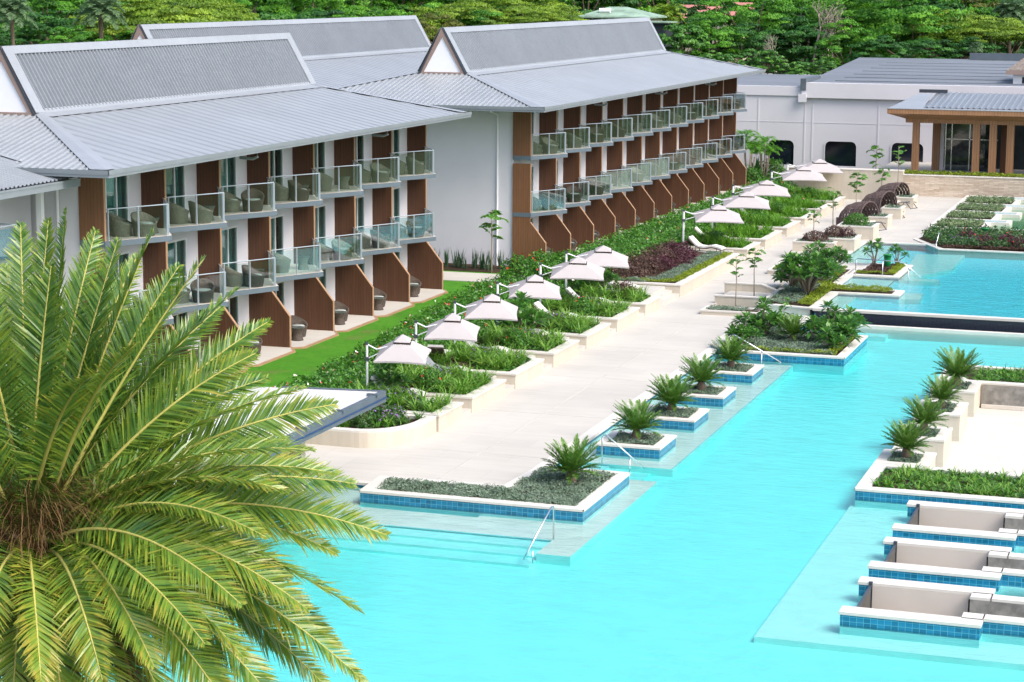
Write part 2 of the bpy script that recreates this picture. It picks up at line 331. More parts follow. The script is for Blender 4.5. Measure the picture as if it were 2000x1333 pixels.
# ================================================================ hotel wings
def corr(mb,u0,u1,pt,tmax,pitch=.25,h=.035,n=None,m=0,tmin=None):
    """corrugated sheet: pt(u,t,h)->xyz ; ribs run along t from tmin(u) to tmax(u)"""
    us=[];k=int((u1-u0)/pitch)
    for i in range(k+1):
        b=u0+i*pitch
        for a,hh in ((0,0),(.34,0),(.46,h),(.74,h),(.86,0)):
            if b+a*pitch<u1: us.append((b+a*pitch,hh))
    us.append((u1,0)); prev=None
    for u,hh in us:
        t0=tmin(u) if tmin else 0.; t1=max(t0+.001,tmax(u)); a,b=pt(u,t0,hh),pt(u,t1,hh)
        if prev: mb.face([prev[0],a,b,prev[1]],m)
        prev=(a,b)
def smooth_curve(t): return t
def roof_of(par,xc,half,y0,y1,r0,r1,ze=9.15,zb=10.57,zr=12.98,bh=1.36,upper=True):
    """hip roof with low skirt and a steep gabled ridge block; xc centre line, half = eave half width"""
    run=half-bh; rise=zb-ze; xr=xc+half; xl=xc-half; yg=y0+r0; ye=y1-r1
    R=MB()
    def tm(y): return max(.01,min(run,(y-y0)*run/r0,(y1-y)*run/r1))
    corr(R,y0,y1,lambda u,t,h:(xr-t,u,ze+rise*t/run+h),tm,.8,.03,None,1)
    corr(R,y0,y1,lambda u,t,h:(xl+t,u,ze+rise*t/run+h),tm,.5,.04)
    corr(R,xl,xr,lambda u,t,h:(u,y0+t,ze+rise*t/r0+h),lambda x:max(.01,min(r0,(x-xl)*r0/run,(xr-x)*r0/run)),.30,.05)
    corr(R,xl,xr,lambda u,t,h:(u,y1-t,ze+rise*t/r1+h),lambda x:max(.01,min(r1,(x-xl)*r1/run,(xr-x)*r1/run)),.5,.04)
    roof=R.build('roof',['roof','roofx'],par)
    F=MB(); hh=.065
    def hip(cx,cy,sx,sy,r):   # broad flashing straddling the hip from eave corner to gable foot
        a=np.array([cx,cy,ze+hh]); b=np.array([cx+sx*run,cy+sy*r,zb+hh]); w=.62
        L=np.array([cx+sx*w*1.0,cy,ze+hh]);  Rr=np.array([cx,cy+sy*w,ze+hh])
        bl=np.array([cx+sx*(run+w*.35),cy+sy*(r-.02),zb+hh]); br=np.array([cx+sx*run,cy+sy*(r+w*.55),zb+hh])
        F.face([a,L,bl,b]); F.face([a,b,br,Rr])
    hip(xr,y0,-1,1,r0); hip(xl,y0,1,1,r0); hip(xr,y1,-1,-1,r1); hip(xl,y1,1,-1,r1)
    for sx,s in ((xc+bh,1),(xc-bh,-1)):   # flashing along the break
        F.face([(sx-s*.02,yg-.1,zb+.17),(sx+s*.12,yg-.1,zb+.03),(sx+s*.12,ye+.1,zb+.03),(sx-s*.02,ye+.1,zb+.17)]); F.face([(sx+s*.12,yg-.1,zb+.03),(sx+s*.6,yg-.1,zb-.085),(sx+s*.6,ye+.1,zb-.085),(sx+s*.12,ye+.1,zb+.03)])
    F.build('roof_flashing',['flash'],roof)
    S=MB(); sl=math.hypot(bh,zr-zb)
    for s in (1,-1):
        nx,nz=(zr-zb)/sl*s,bh/sl
        corr(S,yg-.3,ye+.3,lambda u,t,h:(xc+s*(bh-bh*t)+nx*h,u,zb+(zr-zb)*t+nz*h),lambda u:1.,.27 if s>0 else .5,.095)
    st=S.build('steep_roof',['roofsteep'],par)
    C=MB()
    for s in (1,-1):
        nx,nz=(zr-zb)/sl*s*.115,bh/sl*.115
        P=lambda y,t:(xc+s*bh*(1-t)+nx,y,zb+(zr-zb)*t+nz)
        C.face([P(yg-.32,0),P(yg+.28,0),P(yg+.28,1),P(yg-.32,1)]); C.face([P(ye-.28,0),P(ye+.32,0),P(ye+.32,1),P(ye-.28,1)])
        C.face([P(yg+.28,.88),P(ye-.28,.88),P(ye-.28,1),P(yg+.28,1)])
    C.build('ridge_capping',['flash'],st)
    # gable ends
    for yy,s,nm in ((yg-.3,-1,0),(ye+.3,1,1)):
        G=MB(); w=.30
        def tri(b,zlo,ztop): return [(xc-b,zlo),(xc+b,zlo),(xc,ztop)]
        o=[(xc-bh-.05,zb-.05),(xc+bh+.05,zb-.05),(xc,zr+.10)]
        i=[(xc-bh+.27,zb+.05),(xc+bh-.27,zb+.05),(xc,zr-.44)]
        yi=yy-s*.06
        for k in range(3):
            a,b=o[k],o[(k+1)%3]; c,d=i[(k+1)%3],i[k]
            G.face([(a[0],yy,a[1]),(b[0],yy,b[1]),(c[0],yy,c[1]),(d[0],yy,d[1])],0)
            G.face([(d[0],yy,d[1]),(c[0],yy,c[1]),(c[0],yi,c[1]),(d[0],yi,d[1])],0)
        for k in (1,2):   # dark barge edge
            a,b=o[k],o[(k+1)%3]
            dx=.07
            G.face([(a[0],yy+s*.02,a[1]),(b[0],yy+s*.02,b[1]),(b[0]*(1)+(xc-b[0])*.06,yy+s*.02,b[1]-.12),(a[0]+(xc-a[0])*.075,yy+s*.02,a[1]+.0)],1)
        g=G.build('gable_end',['taupe','dark'],par)
        K=MB(); K.face([(i[0][0],yi,i[0][1]),(i[1][0],yi,i[1][1]),(i[2][0],yi,i[2][1])],0); K.build('gable_panel',['gablewhite'],g)
    # gutter + soffit
    U=MB(); g=.16
    U.box(xr-.02,xr+g,y0-g,y1+g,ze-.20,ze-.03); U.box(xl-g,xl+.02,y0-g,y1+g,ze-.20,ze-.03)
    U.box(xl+.02,xr-.02,y0-g,y0+.02,ze-.20,ze-.03); U.box(xl+.02,xr-.02,y1-.02,y1+g,ze-.20,ze-.03)
    U.box(xr+g,xr+g+.02,y0-g-.02,y1+g,ze-.10,ze+.055); U.box(xl-g,xr+g+.02,y0-g-.02,y0-g,ze-.10,ze+.055)
    U.build('gutter',['gutter'],par)
    D=MB(); D.box(xl+.05,xr-.05,y0+.05,y1-.05,ze-.22,ze-.16); D.build('soffit',['soffit'],par)
M['gutter']=plain('gutter_metal',(.20,.23,.25),.4,.5,.06)
ZF=[.53,3.41,6.43]; HEAD=[2.9,5.75,8.75]
PITCH=4.478
# shared meshes for a bay (local: wall plane x=0, fin at y=0, slab top z=0)
def bay_meshes():
    B={}
    fin=(.96,0.); P=(2.2,2.52); nf=(.96,PITCH)
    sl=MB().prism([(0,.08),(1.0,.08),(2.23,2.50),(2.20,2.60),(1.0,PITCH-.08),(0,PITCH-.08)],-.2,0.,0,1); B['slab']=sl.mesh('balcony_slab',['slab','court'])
    r=MB(); a=np.array([1.0,.16]); p=np.array([2.10,2.51]); c=np.array([1.0,PITCH-.16]); z=1.12
    r.tube([(a[0]-.1,a[1]-.1,z),(p[0],p[1],z)],.023,6); r.tube([(p[0],p[1],z),(c[0]-.1,c[1]+.1,z)],.023,6)
    for q in (a,p,c,(a+p)/2,a*.02+p*.98,(p+c)/2): r.box(q[0]-.024,q[0]+.024,q[1]-.024,q[1]+.024,0.,z)
    B['railing']=r.mesh('railing',['rail'])
    g=MB()
    for u,w in ((a,(a+p)/2),((a+p)/2,p),(p,(p+c)/2),((p+c)/2,c)):
        d=(w-u)/np.linalg.norm(w-u); u2,w2=u+d*.05,w-d*.05; n=np.array([-d[1],d[0]])*.006
        q=[u2-n,w2-n,w2+n,u2+n]; g.prism([(float(k[0]),float(k[1])) for k in q],.05,1.05)
    B['glass']=g.mesh('glass_panel',['glass'])
    f=MB().box(-.02,.96,-.06,.06,-.2,2.62); f.box(.96,.985,-.062,.062,-.2,2.62,1); B['fin']=f.mesh('privacy_screen',['wood','woodend'])
    G=MB(); o=[(-.02,0.),(1.82,0.),(1.82,1.32),(.96,2.40),(.96,2.68),(-.02,2.68)]
    G.extr(o,1,-.06,.06,0); G.box(1.82,1.845,-.07,.07,0,1.33,1)
    G.extr([(1.845,1.33),(.985,2.41),(.96,2.39),(1.82,1.31)],1,-.07,.07,1); B['gfin']=G.mesh('privacy_screen_ground',['wood','woodend'])
    pt=MB().prism([(0,.06),(1.9,.06),(2.25,.35),(2.25,PITCH-.75),(1.85,PITCH-.06),(0,PITCH-.06)],-.25,.03,1,0); pt.prism([(1.9,.0),(2.0,.0),(2.38,.3),(2.38,PITCH-.70),(1.98,PITCH-.02),(1.86,PITCH-.06),(2.25,PITCH-.75),(2.25,.35),(1.9,.06)],-.25,.02,1); B['patio']=pt.mesh('patio_slab',['path','woodend'])
    for k,h in enumerate((2.30,2.25,2.35)):
        y0,y1=.22,3.42; F=MB(); w=.07
        F.box(-.06,.03,y0,y0+w,0,h); F.box(-.06,.03,y1-w,y1,0,h); F.box(-.06,.03,y0+w,y1-w,h-w,h); F.box(-.06,.03,y0+w,y1-w,0,.06); F.box(-.05,.02,1.75,1.75+.08,.06,h-w)
        F.box(-.05,.02,2.55,2.61,.06,h-w); B['frame%d'%k]=F.mesh('window_frame',['frame'])
        gl=MB(); gl.box(-.035,-.02,y0+w,y1-w,.06,h-w); B['pane%d'%k]=gl.mesh('window_pane',['winglass'])
        def cur(a,b,mat,nm):
            C=MB(); n=int((b-a)/.045); pr=None
            for i in range(n+1):
                y=a+(b-a)*i/n; x=-.22+.05*math.sin(i*1.15)+.015*math.sin(i*.37)
                q=((x,y,.03),(x,y,h-.08))
                if pr: C.face([pr[0],q[0],q[1],pr[1]])
                pr=q
            return C.mesh(nm,[mat])
        B['cur%da'%k]=cur(1.7,3.35,'curtain','curtain'); B['cur%db'%k]=cur(2.75,3.35,'curtaindark','curtain'); B['cur%dc'%k]=cur(2.2,3.0,'curtain','curtain'); B['cur%dd'%k]=cur(.3,3.35,'curtaindark','curtain'); B['cur%de'%k]=cur(2.0,2.7,'curtain','curtain'); B['cur%df'%k]=cur(2.9,3.35,'curtain','curtain')
    for k in ('fin','gfin'):
        m=B[k].copy(); m.materials[0]=M['woodlight']; B[k+'L']=m
    return B
BAY=bay_meshes()
def wing(name,label,xw,F0,nb,xback,y0,y1,xc,half,r0,r1,cp):
    par=tag(empty(name,(xw,F0,.53)),label,'hotel building','hotel wings'); inv=Vector((-xw,-F0,-.53))
    Lk=lambda nm,me,p=(0,0,0):link(nm,me,par,(p[0],p[1],p[2]-.53))
    ywe=F0+nb*PITCH
    W=MB(); off=lambda a,b:(a-xw,b-F0)
    zt=8.95-.53
    W.box(xback-xw,-1.6,.06,ywe-F0+.3,-.6,zt)                       # core
    W.box(-1.6,-.001,.06,.22,-.6,zt); W.box(-1.6,-.001,ywe-F0+.0,ywe-F0+.3,-.6,zt)
    for b in range(nb):
        y=b*PITCH; W.box(-.25,0,y+3.42,y+PITCH+(.22 if b<nb-1 else 0),-.6,zt)
        for k in range(3):
            z0=ZF[k]+(2.30,2.25,2.35)[k]-.53; z1=(ZF[k+1] if k<2 else 8.95)-.53
            W.box(-.25,-.001,y+.22,y+3.42,z0,z1); W.box(-1.6,-.25,y+.22,y+3.42,z1-.12,z1-.001) if k<2 else None
    W.build('wall',['wall'],par)
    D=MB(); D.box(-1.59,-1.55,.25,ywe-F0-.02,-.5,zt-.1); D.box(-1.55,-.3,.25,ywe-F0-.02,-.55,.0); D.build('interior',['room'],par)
    for b in range(nb):
        for k in range(3):
            z=ZF[k]; o=Lk('window',BAY['frame%d'%k],(0,b*PITCH,z)); link('window_pane',BAY['pane%d'%k],o); link('curtain',BAY['cur%d%s'%(k,cp[(b*3+k*2)%len(cp)])],o)
            if k:
                s=Lk('balcony',BAY['slab'],(0,b*PITCH,z)); link('railing',BAY['railing'],s); link('glass_panel',BAY['glass'],s)
            else: Lk('patio_slab',BAY['patio'],(0,b*PITCH,z))
    for b in range(nb+1):
        for k in range(3):
            Lk('privacy_screen',BAY[('gfin' if k==0 else 'fin')+('L' if b==0 else '')],(0,b*PITCH,ZF[k]))
    E=MB()
    for k in (1,2): E.box(.0,1.0,-.075,.075,ZF[k]-.535-.2,ZF[k]-.53+.02)
    E.build('slab_band',['slab'],par)
    T=MB(); T.box(-.02,.96,-.055,.055,ZF[2]-.53+2.62,zt-.001); 
    for b in range(1,nb+1): T.box(-.02,.96,b*PITCH-.055,b*PITCH+.055,ZF[2]-.53+2.62,zt-.001)
    T.build('screen_head',['wood'],par)
    for b in range(2,nb,3):   # rainwater elbows under the gutter
        e=MB().tube([(2.45,b*PITCH+.3,zt+.0),(2.45,b*PITCH+.3,zt-.2),(2.25,b*PITCH+.3,zt-.28),(1.7,b*PITCH+.3,zt-.25)],.06,8); e.build('rainwater_pipe',['gutter'],par)
    e=MB().tube([(-1.15,-.55,zt-.02),(-1.15,-.5,zt-.2),(-.9,.02,zt-.35),(-.9,.0,zt-.6)],.06,8); e.tube([(-.9,0.,zt-.6),(-.9,0.,-.4)],.055,8); e.build('rainwater_pipe',['white'],par)
    before=set(COL.objects); roof_of(None,xc,half,y0,y1,r0,r1)
    for o in set(COL.objects)-before:
        if o.parent is None: o.parent=par; o.location=Vector(o.location)+inv
    return par
wing('hotel_wing','nearer three storey hotel wing with brown timber screens and glass balconies beside the lawn',-37.8,64.88,7,-48.,62.2,97.6,-42.9,7.7,6.3,4.4,'acaeaacfab')
wing('hotel_wing','farther three storey hotel wing with eleven bays of balconies ending near the white hall',-35.55,105.83,11,-46.,102.8,156.9,-40.7,7.7,6.3,5.2,'acfaeabca')
def backwing():
    par=tag(empty('hotel_wing',(-58,127,.4)),'third hotel wing behind the others showing only its grey roof and steep ridge','hotel building','hotel wings'); inv=Vector((58,-127,-.4))
    W=MB().box(-5.2,5.2,-23.5,23.5,-.5,8.55); W.build('wall',['wall'],par)
    before=set(COL.objects); roof_of(None,-58.,7.7,100.6,153.3,6.3,4.4)
    for o in set(COL.objects)-before:
        if o.parent is None: o.parent=par; o.location=Vector(o.location)+inv
backwing()
def link_block():
    par=tag(empty('link_building',(-40,60,.53)),'low link block with grey corrugated roof and lilac wall beside the nearer wing','building')
    x1,zE=-37.,8.80; y0,y1=48.,63.2
    R=MB(); corr(R,y0,y1,lambda u,t,h:(x1-t,u,zE+t*.235+h),lambda u:4.6,.25,.05)
    r=R.build('roof',['roof'],par,loc=(40,-60,-.53))
    F=MB(); F.face([(x1+.02,y1-.35,zE+.09),(x1+.02,y1+.03,zE+.09),(x1-4.6,y1+.03,zE+1.17),(x1-4.6,y1-.35,zE+1.17)]); F.build('roof_flashing',['flash'],r)
    G=MB(); G.box(x1-.02,x1+.16,y0,y1+.1,zE-.28,zE-.03); G.box(x1+.16,x1+.18,y0,y1+.1,zE-.08,zE-.01); G.box(x1-4.6,x1-.02,y1+.0,y1+.1,zE-.2,zE-.05); G.build('gutter',['gutter'],par,loc=(40,-60,-.53))
    S=MB().box(x1-4.6,x1-.05,y0,y1-.02,zE-.22,zE-.16); S.build('soffit',['soffit'],par,loc=(40,-60,-.53))
    W=MB(); W.box(-45,-39.6,y0,64.6,.0,zE-.23); W.box(-39.6,-39.2,59.9,60.15,.0,zE-.23); W.build('wall',['wall2'],par,loc=(40,-60,-.53))
    P=MB(); P.box(-38.6,-38.4,63.3,63.5,.3,8.7); P.box(-38.6,-38.4,60.3,60.42,.3,8.5); P.build('column',['white'],par,loc=(40,-60,-.53))
    B=MB(); B.box(-39.2,-37.4,54,60.3,6.2,6.4,0); B.build('balcony',['slab'],par,loc=(40,-60,-.53))
    b=MB(); b.tube([(-37.5,54,7.5),(-37.5,60.2,7.5),(-39.2,60.2,7.5)],.03,6); b.box(-37.53,-37.47,60.17,60.23,6.4,7.5); b.box(-37.53,-37.47,57.,57.06,6.4,7.5); bo=b.build('railing',['rail'],par,loc=(40,-60,-.53))
    g=MB(); g.box(-37.51,-37.49,54,60.15,6.45,7.42); g.build('glass_panel',['glass'],par,loc=(40,-60,-.53))
link_block()
# ================================================================ far hall, terrace wall and timber portico
def far_hall():
    yb=168.; zt=aty(1800,160,yb)[2]
    def X(px,py=200,y=yb): return aty(px,py,y)[0]
    def Z(px,py,y=yb): return aty(px,py,y)[2]
    par=tag(empty('hall',(-25,yb,.4)),'long white flat roofed hall with grey membrane roof behind the timber portico','building'); lo=(25,-yb,-.4)
    xl,xm,xe=X(1430),X(1568),10.
    zt1=Z(1500,168); zt0=Z(1800,166); zb0=Z(1800,196); zbase=-.5
    wins=[(1500,1550,274,322),(1611,1672,277,325),(1741,1803,280,328)]
    W=MB(); f=yb
    # wall front built as pieces around the three rounded windows
    xs=[]; 
    for a,b,c,d in wins: xs.append((X(a,300),X(b,300),Z((a+b)/2,d),Z((a+b)/2,c)))
    edges=[xl-6]+[v for w in xs for v in w[:2]]+[xe]
    for i in range(0,len(edges),2): W.box(edges[i],edges[i+1],f,f+.4,zbase,zb0+.3)
    for a,b,z0,z1 in xs: W.box(a,b,f+.0,f+.4,zbase,z0); W.box(a,b,f,f+.4,z1,zb0+.3)
    W.box(xl-6,xe,f+.4,f+40,zbase,zt1-.7)
    W.box(xm-.05,xe,f-.35,f+.35,zb0,zt0); W.box(xm-.3,xm+.35,f-.45,f-.35,zb0-.35,zb0+.3); W.box(xl-6,xm-.05,f-.12,f+.35,zt1-.75,zt1)
    for px in (1482,1573,1588,1717): W.box(X(px)-.05,X(px)+.05,f-.03,f,zbase,zb0)
    W.box(xl-6,xe,f-.02,f,Z(1600,240)-.02,Z(1600,240)+.02)
    W.build('wall',['hallwall'],par,loc=lo)
    for a,b,z0,z1 in xs:   # rounded dark windows
        r=.42; K=MB(); n=6; o=[]
        for cx,cz,s in ((b-r,z1-r,0),(a+r,z1-r,1)):
            for j in range(n+1):
                t=(s+j/n)*math.pi/2; o.append((cx+r*math.cos(t),cz+r*math.sin(t)))
        o+=[(a,z0),(b,z0)]
        K.face([(x,f+.16,z) for x,z in o[::-1]],0)
        w=K.build('window',['deepglass'],par,loc=lo)
        Fm=MB(); k=len(o); o2=[(x+(.09 if x>(a+b)/2 else -.09),z+(.09 if z>(z0+z1)/2 else 0)) for x,z in o]
        for j in range(k-2):
            p,q,q2,p2=o[j],o[j+1],o2[j+1],o2[j]; Fm.face([(p[0],f-.05,p[1]),(q[0],f-.05,q[1]),(q2[0],f-.05,q2[1]),(p2[0],f-.05,p2[1])]); Fm.face([(p[0],f-.05,p[1]),(p[0],f+.16,p[1]),(q[0],f+.16,q[1]),(q[0],f-.05,q[1])])
        # corner fillers
        for cx,cz,s in ((b,z1,0),(a,z1,1)):
            arc=[(x,z) for x,z in (o[:n+1] if s==0 else o[n+1:2*n+2])]; Fm.face([(cx,f+.02,cz)]+[(x,f+.02,z) for x,z in arc][::(1 if s==0 else 1)])
        Fm.build('frame',['hallwall'],w)
    R=MB(); y2=aty(1700,115,f+38)[1]; zr=Z(1700,113,f+38)
    R.face([(xm,f+.35,zt0-.04),(xe,f+.35,zt0-.04),(xe,f+38,zr),(X(1678,130,f+38),f+38,zr)]); R.face([(xl-6,f+.35,zt1-.1),(xm,f+.35,zt1-.1),(xm,f+20,zt1+.1),(xl-6,f+20,zt1+.1)])
    R.face([(xm,f+.35,zt0-.05),(X(1678,130,f+38),f+38,zr-.01),(xm,f+38,zt1-.2)])
    for i in range(7): R.box(xm+2+i*2.7*.0,xe,f+3+i*4.5,f+3.08+i*4.5,zt0-.04+(zr-zt0)*(3+i*4.5)/38,zt0+.02+(zr-zt0)*(3+i*4.5)/38)
    R.build('roof',['flatroof'],par,loc=lo)
    p=MB(); yp=f+37; p.box(X(1732,120,yp),X(1905,120,yp),yp,yp+.5,zr-.4,Z(1800,118,yp)); p.box(X(1895,110,yp),xe,yp-.5,yp,zr-.4,Z(1950,105,yp-.5)); p.build('roof_parapet',['parapet'],par,loc=lo)
    q=MB(); yq=f+33; q.box(X(1732,130,yq),X(1865,130,yq),yq,yq+.3,zr-.6,Z(1800,126,yq)); q.build('roof_flashing',['white'],par,loc=lo)
    q=MB(); q.box(xm-.15,xm+.3,f-.42,f+6,zt0-.6,zt0+.32); q.build('parapet_end',['parapet'],par,loc=lo)
M['hallwall']=plain('hall_wall',(.635,.62,.65),.8,.2,.04,.3); M['parapet']=plain('slate_parapet',(.10,.125,.15),.6,.3,.1); M['deepglass']=plain('dark_window',(.006,.009,.018),.08,.6,.1)
far_hall()
def small_roof():
    yy=172.; par=tag(empty('roof_lantern',(-12,yy,7)),'small shingled roof lantern with white wall standing on the flat hall roof','roof lantern'); lo=(12,-yy,-7)
    X=lambda px,py:aty(px,py,yy); a=X(1966,138); 
    z0=X(1985,168)[2]-.8; x0=X(1979,150)[0]
    MB().box(x0,x0+8,yy,yy+6,z0,a[2]-.1).build('wall',['white'],par,loc=lo)
    MB().box(x0+.7,x0+4,yy-.02,yy,a[2]-1.0,a[2]-.5).build('window',['deepglass'],par,loc=lo)
    R=MB(); e=[(a[0],yy-.5),(x0+9,yy-.5),(x0+9,yy+6.5),(a[0],yy+6.5)]; r=[(a[0]+3.2,yy+3,a[2]+2.6),(x0+6,yy+3,a[2]+2.6)]
    R.face([(*e[0],a[2]),(*e[1],a[2]),r[1],r[0]]); R.face([(*e[1],a[2]),(*e[2],a[2]),r[1]]); R.face([(*e[2],a[2]),(*e[3],a[2]),r[0],r[1]]); R.face([(*e[3],a[2]),(*e[0],a[2]),r[0]])
    R.box(a[0],x0+9,yy-.5,yy+6.5,a[2]-.3,a[2]-.01,1); R.build('roof',['shingle','taupe'],par,loc=lo)
small_roof()
YW=153.6
def portico():
    yc=YW+3.2; par=tag(empty('portico',(-18,yc,1.6)),'timber clad portico with square columns and metal roof in front of the white hall','portico'); lo=(18,-yc,-1.6)
    X=lambda px,py,y=yc:aty(px,py,y)
    zb=X(1780,340)[2]; zt=X(1785,240)[2]
    for a,b,dy in ((1780.5,1793.5,0),(1820,1834,4.2),(1898.5,1912,0),(1931,1945,0),(1965,1979,0)):
        y=yc+dy; xa,xb=X(a,300,y)[0],X(b,300,y)[0]; MB().box(xa,xb,y,y+.5,zb-(.3 if dy else .02),zt+.05).build('column',['pavwood'],par,loc=lo)
    xl=X(1769,235)[0]; z1=X(1769,232)[2]; z0=zt; xo=X(1738,215)[0]; z2=X(1738,220)[2]; z3=X(1738,211)[2]; xe=6.; yo=yc-1.3
    E=MB(); E.box(xl,xe,yc-.05,yc+6,z0,z1)
    # raked soffit out to the fascia
    E.face([(xl,yc-.05,z1),(xo,yo,z2),(xe,yo,z2),(xe,yc-.05,z1)][::-1]); E.face([(xl,yc-.05,z1),(xl,yc+6,z1),(xo,yc+6,z2),(xo,yo,z2)][::-1]); E.box(xo,xe,yo,yc+6,z2,z3)
    E.build('eave_fascia',['pavwood'],par,loc=lo)
    R=MB(); xr0=X(1815,190,yc+2)[0]; corr(R,xr0,xe,lambda u,t,h:(u,yo+.4+t,z3+.12+t*.11+h),lambda u:7.,.42,.05); R.build('roof',['roofsteep'],par,loc=lo)
    T=MB(); T.box(xo-.02,xe,yo-.03,yo+.1,z3,z3+.05); T.face([(xo,yo,z3+.02),(xe,yo,z3+.02),(xe,yo+.5,z3+.1),(xr0,yo+.5,z3+.12),(xr0,yc+4,z3+.9),(xr0-1.,yc+4,z3+.9),(xo,yc+4,z3+.05)]); T.box(xr0-1.2,xr0+.9,yc+5.3,yc+5.6,z3+.9,z3+1.15,1); T.build('roof_edge',['flash','dark'],par,loc=lo)
    B=MB(); yb=yc+4.6; x0=X(1834,300,yb)[0]; x1=X(1948,300,yb)[0]
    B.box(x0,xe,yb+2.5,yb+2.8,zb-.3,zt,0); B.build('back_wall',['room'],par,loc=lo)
    g=MB().box(x0+.5,X(1912,300,yb)[0]+1.2,yb,yb+.03,zb-.1,zt); go=g.build('glazing',['portglass'],par,loc=lo)
    fr=MB(); zm=X(1860,272,yb)[2]
    for px in (1846,1858,1893): xx=X(px,300,yb)[0]; fr.box(xx-.04,xx+.04,yb-.05,yb+.08,zb-.1,zt)
    fr.box(x0+.5,x1,yb-.05,yb+.08,zm-.03,zm+.03); fr.build('glazing_frame',['steel'],par,loc=lo)
    w=MB().box(X(1945,300)[0]+.1,X(1963,300)[0]+.3,yc+2.2,yc+2.5,zb,zt); w.build('timber_panel',['wood'],par,loc=lo)
    MB().box(X(1836,300,yb)[0]-.0,X(1846,300,yb)[0]-.1,yb-.2,yb+.1,zb-.2,zt).build('pier',['hallwall'],par,loc=lo)
    MB().box(X(1700,340)[0],xe,yc-.4,yc+12,zb-1.2,zb-.03).build('plinth',['path'],par,loc=lo)
def portglass():
    t=NT('portico_glass'); f=t.noise(t.pos((.8,.8,.8)),1.2,4); col=t.ramp(f,[(.4,(.01,.02,.025)),(.7,(.06,.10,.09))]); return t.done(t.bsdf(col,.04,.9))
M['portglass']=portglass()
portico()
def terrace_wall():
    x0=at(1660,383,.42)[0]; zt=aty(1775,343,YW)[2]
    o=MB(); xa=aty(1763,360,YW)[0]; o.box(xa,8.,YW,YW+.5,.3,zt,0); o.box(xa-8.5,xa,YW-.0,YW+.9,-.3,zt+.25,1); o.box(xa,8,YW-.04,YW+.5,zt,zt+.06,2); o.box(xa-8.5,xa-.01,YW-.04,YW+.9,zt+.25,zt+.32,2)
    tag(o.build('retaining_wall',['ledge','clad','coping']),'long low retaining wall of stacked sandy ledgestone below the portico','wall')
terrace_wall()
# ================================================================ ground, lawn, decks
def ground():
    nx,ny=90,120; xs=np.concatenate([np.linspace(-900,-70,20),np.linspace(-66,20,40),np.linspace(30,600,16)]); ys=np.concatenate([np.linspace(-300,34,8),np.linspace(38,160,60),np.linspace(164,1500,60)])
    V=[];F=[]
    for y in ys:
        for x in xs:
            z=.3 if (x<-39.5 or y>163 or y<36 and x<-32) else -2.1
            if y>188: z+=(y-188)*.055+2.*math.sin(x*.03+y*.02)*min(1,(y-188)/60)
            V.append((x,y,z))
    n=len(xs)
    for j in range(len(ys)-1):
        for i in range(n-1): F.append((j*n+i,j*n+i+1,(j+1)*n+i+1,(j+1)*n+i))
    me=bpy.data.meshes.new('ground'); me.from_pydata(V,[],F); me.materials.append(M['asphalt']); struct(link('ground',me))
ground()
W0=-.10; ZI=.22; UW=.40; UZ=.46
M['jointline']=plain('joint_grey',(.47,.45,.41),.9,.1,.1)
B=MB(); B.prism([(-50,44),(-29.3,44.1),(-29.3,99.1),(-29.3,156),(-41,156),(-41,110),(-35.4,110),(-35.4,104.6),(-50,104.6)],-1,.50); struct(B.build('lawn',['lawn']))
B=MB(); B.box(-42,-33.6,99.6,102.6,.3,.535); struct(B.build('footpath',['path']))
B=MB(); B.box(-42,-35.56,103.2,105.85,.3,.53); struct(B.build('planting_bed',['soil']))
# main deck (path level 0) : union of butted slabs, one object
D=MB()
D.prism([(-29.3,57.0),(-26.5,57.0),(-26.5,59.38),(-24.2,59.38),(-24.2,59.72),(-20.35,59.72),(-20.35,87.6),(-19.2,87.6),(-19.2,97.3),(-20.6,97.9),(-23.1,97.9),(-23.1,YW),(-29.3,YW)],-1.6,0.)
D.box(-46,-29.3,36,57.0,-1.6,-.002); D.box(-29.3,-26.6,36,57.,-1.6,-.002)
struct(D.build('poolside_path',['path']))
D=MB(); D.prism([(-23.1,103.3),(-20.9,103.3),(-20.9,112.),(-17.9,112.),(-17.9,114.7),(-19.75,114.7),(-19.75,124.3),(-15.65,124.3),(-15.65,126.5),(-17.2,126.5),(-17.2,YW),(-23.1,YW)],-1.6,.42); D.prism([(-23.1,100.25),(-20.6,100.25),(-20.6,103.3),(-23.1,103.3)],-1,.21); struct(D.build('upper_deck',['path']))
# long joint drains
J=MB(); J.box(-22.86,-22.80,59.75,97.8,.0,.006); struct(J.build('drain_slot',['jointline']))
J=MB(); 
for y in (64.6,71.5,78.9,86.2,93.6): J.box(-25.2,-20.4,y,y+.035,.0,.005)
for y in (108.,116,124,132,140,148): J.box(-25.2,-23.12,y,y+.04,.0,.005); J.box(-23.1,-20.9,y+.0,y+.04,.42,.425)
J.box(-21.9,-21.85,103.4,YW-.05,.42,.425); J.box(-19.0,-18.95,126.6,YW-.05,.42,.425); J.box(-17.25,-23.0,YW-1,YW-.95,.42,.425)
struct(J.build('paving_joints',['jointline']))

M['poolfloorup']=poolfloor('upper_pool_floor',(.36,.86,.92)); 
def stillwater(name,c):
    t=NT(name); f=t.noise(t.pos((.4,.4,1)),1.,3); col=t.ramp(f,[(.3,scale3(c,.75)),(.7,scale3(c,1.15))]); n=t.bump(t.noise(t.pos((1,2,1)),4,3),.05,.05); return t.done(t.bsdf(col,.06,.5,0,n))
M['spawater']=stillwater('plunge_water',(.32,.52,.58)); M['pond']=stillwater('pond_green_water',(.10,.27,.14))
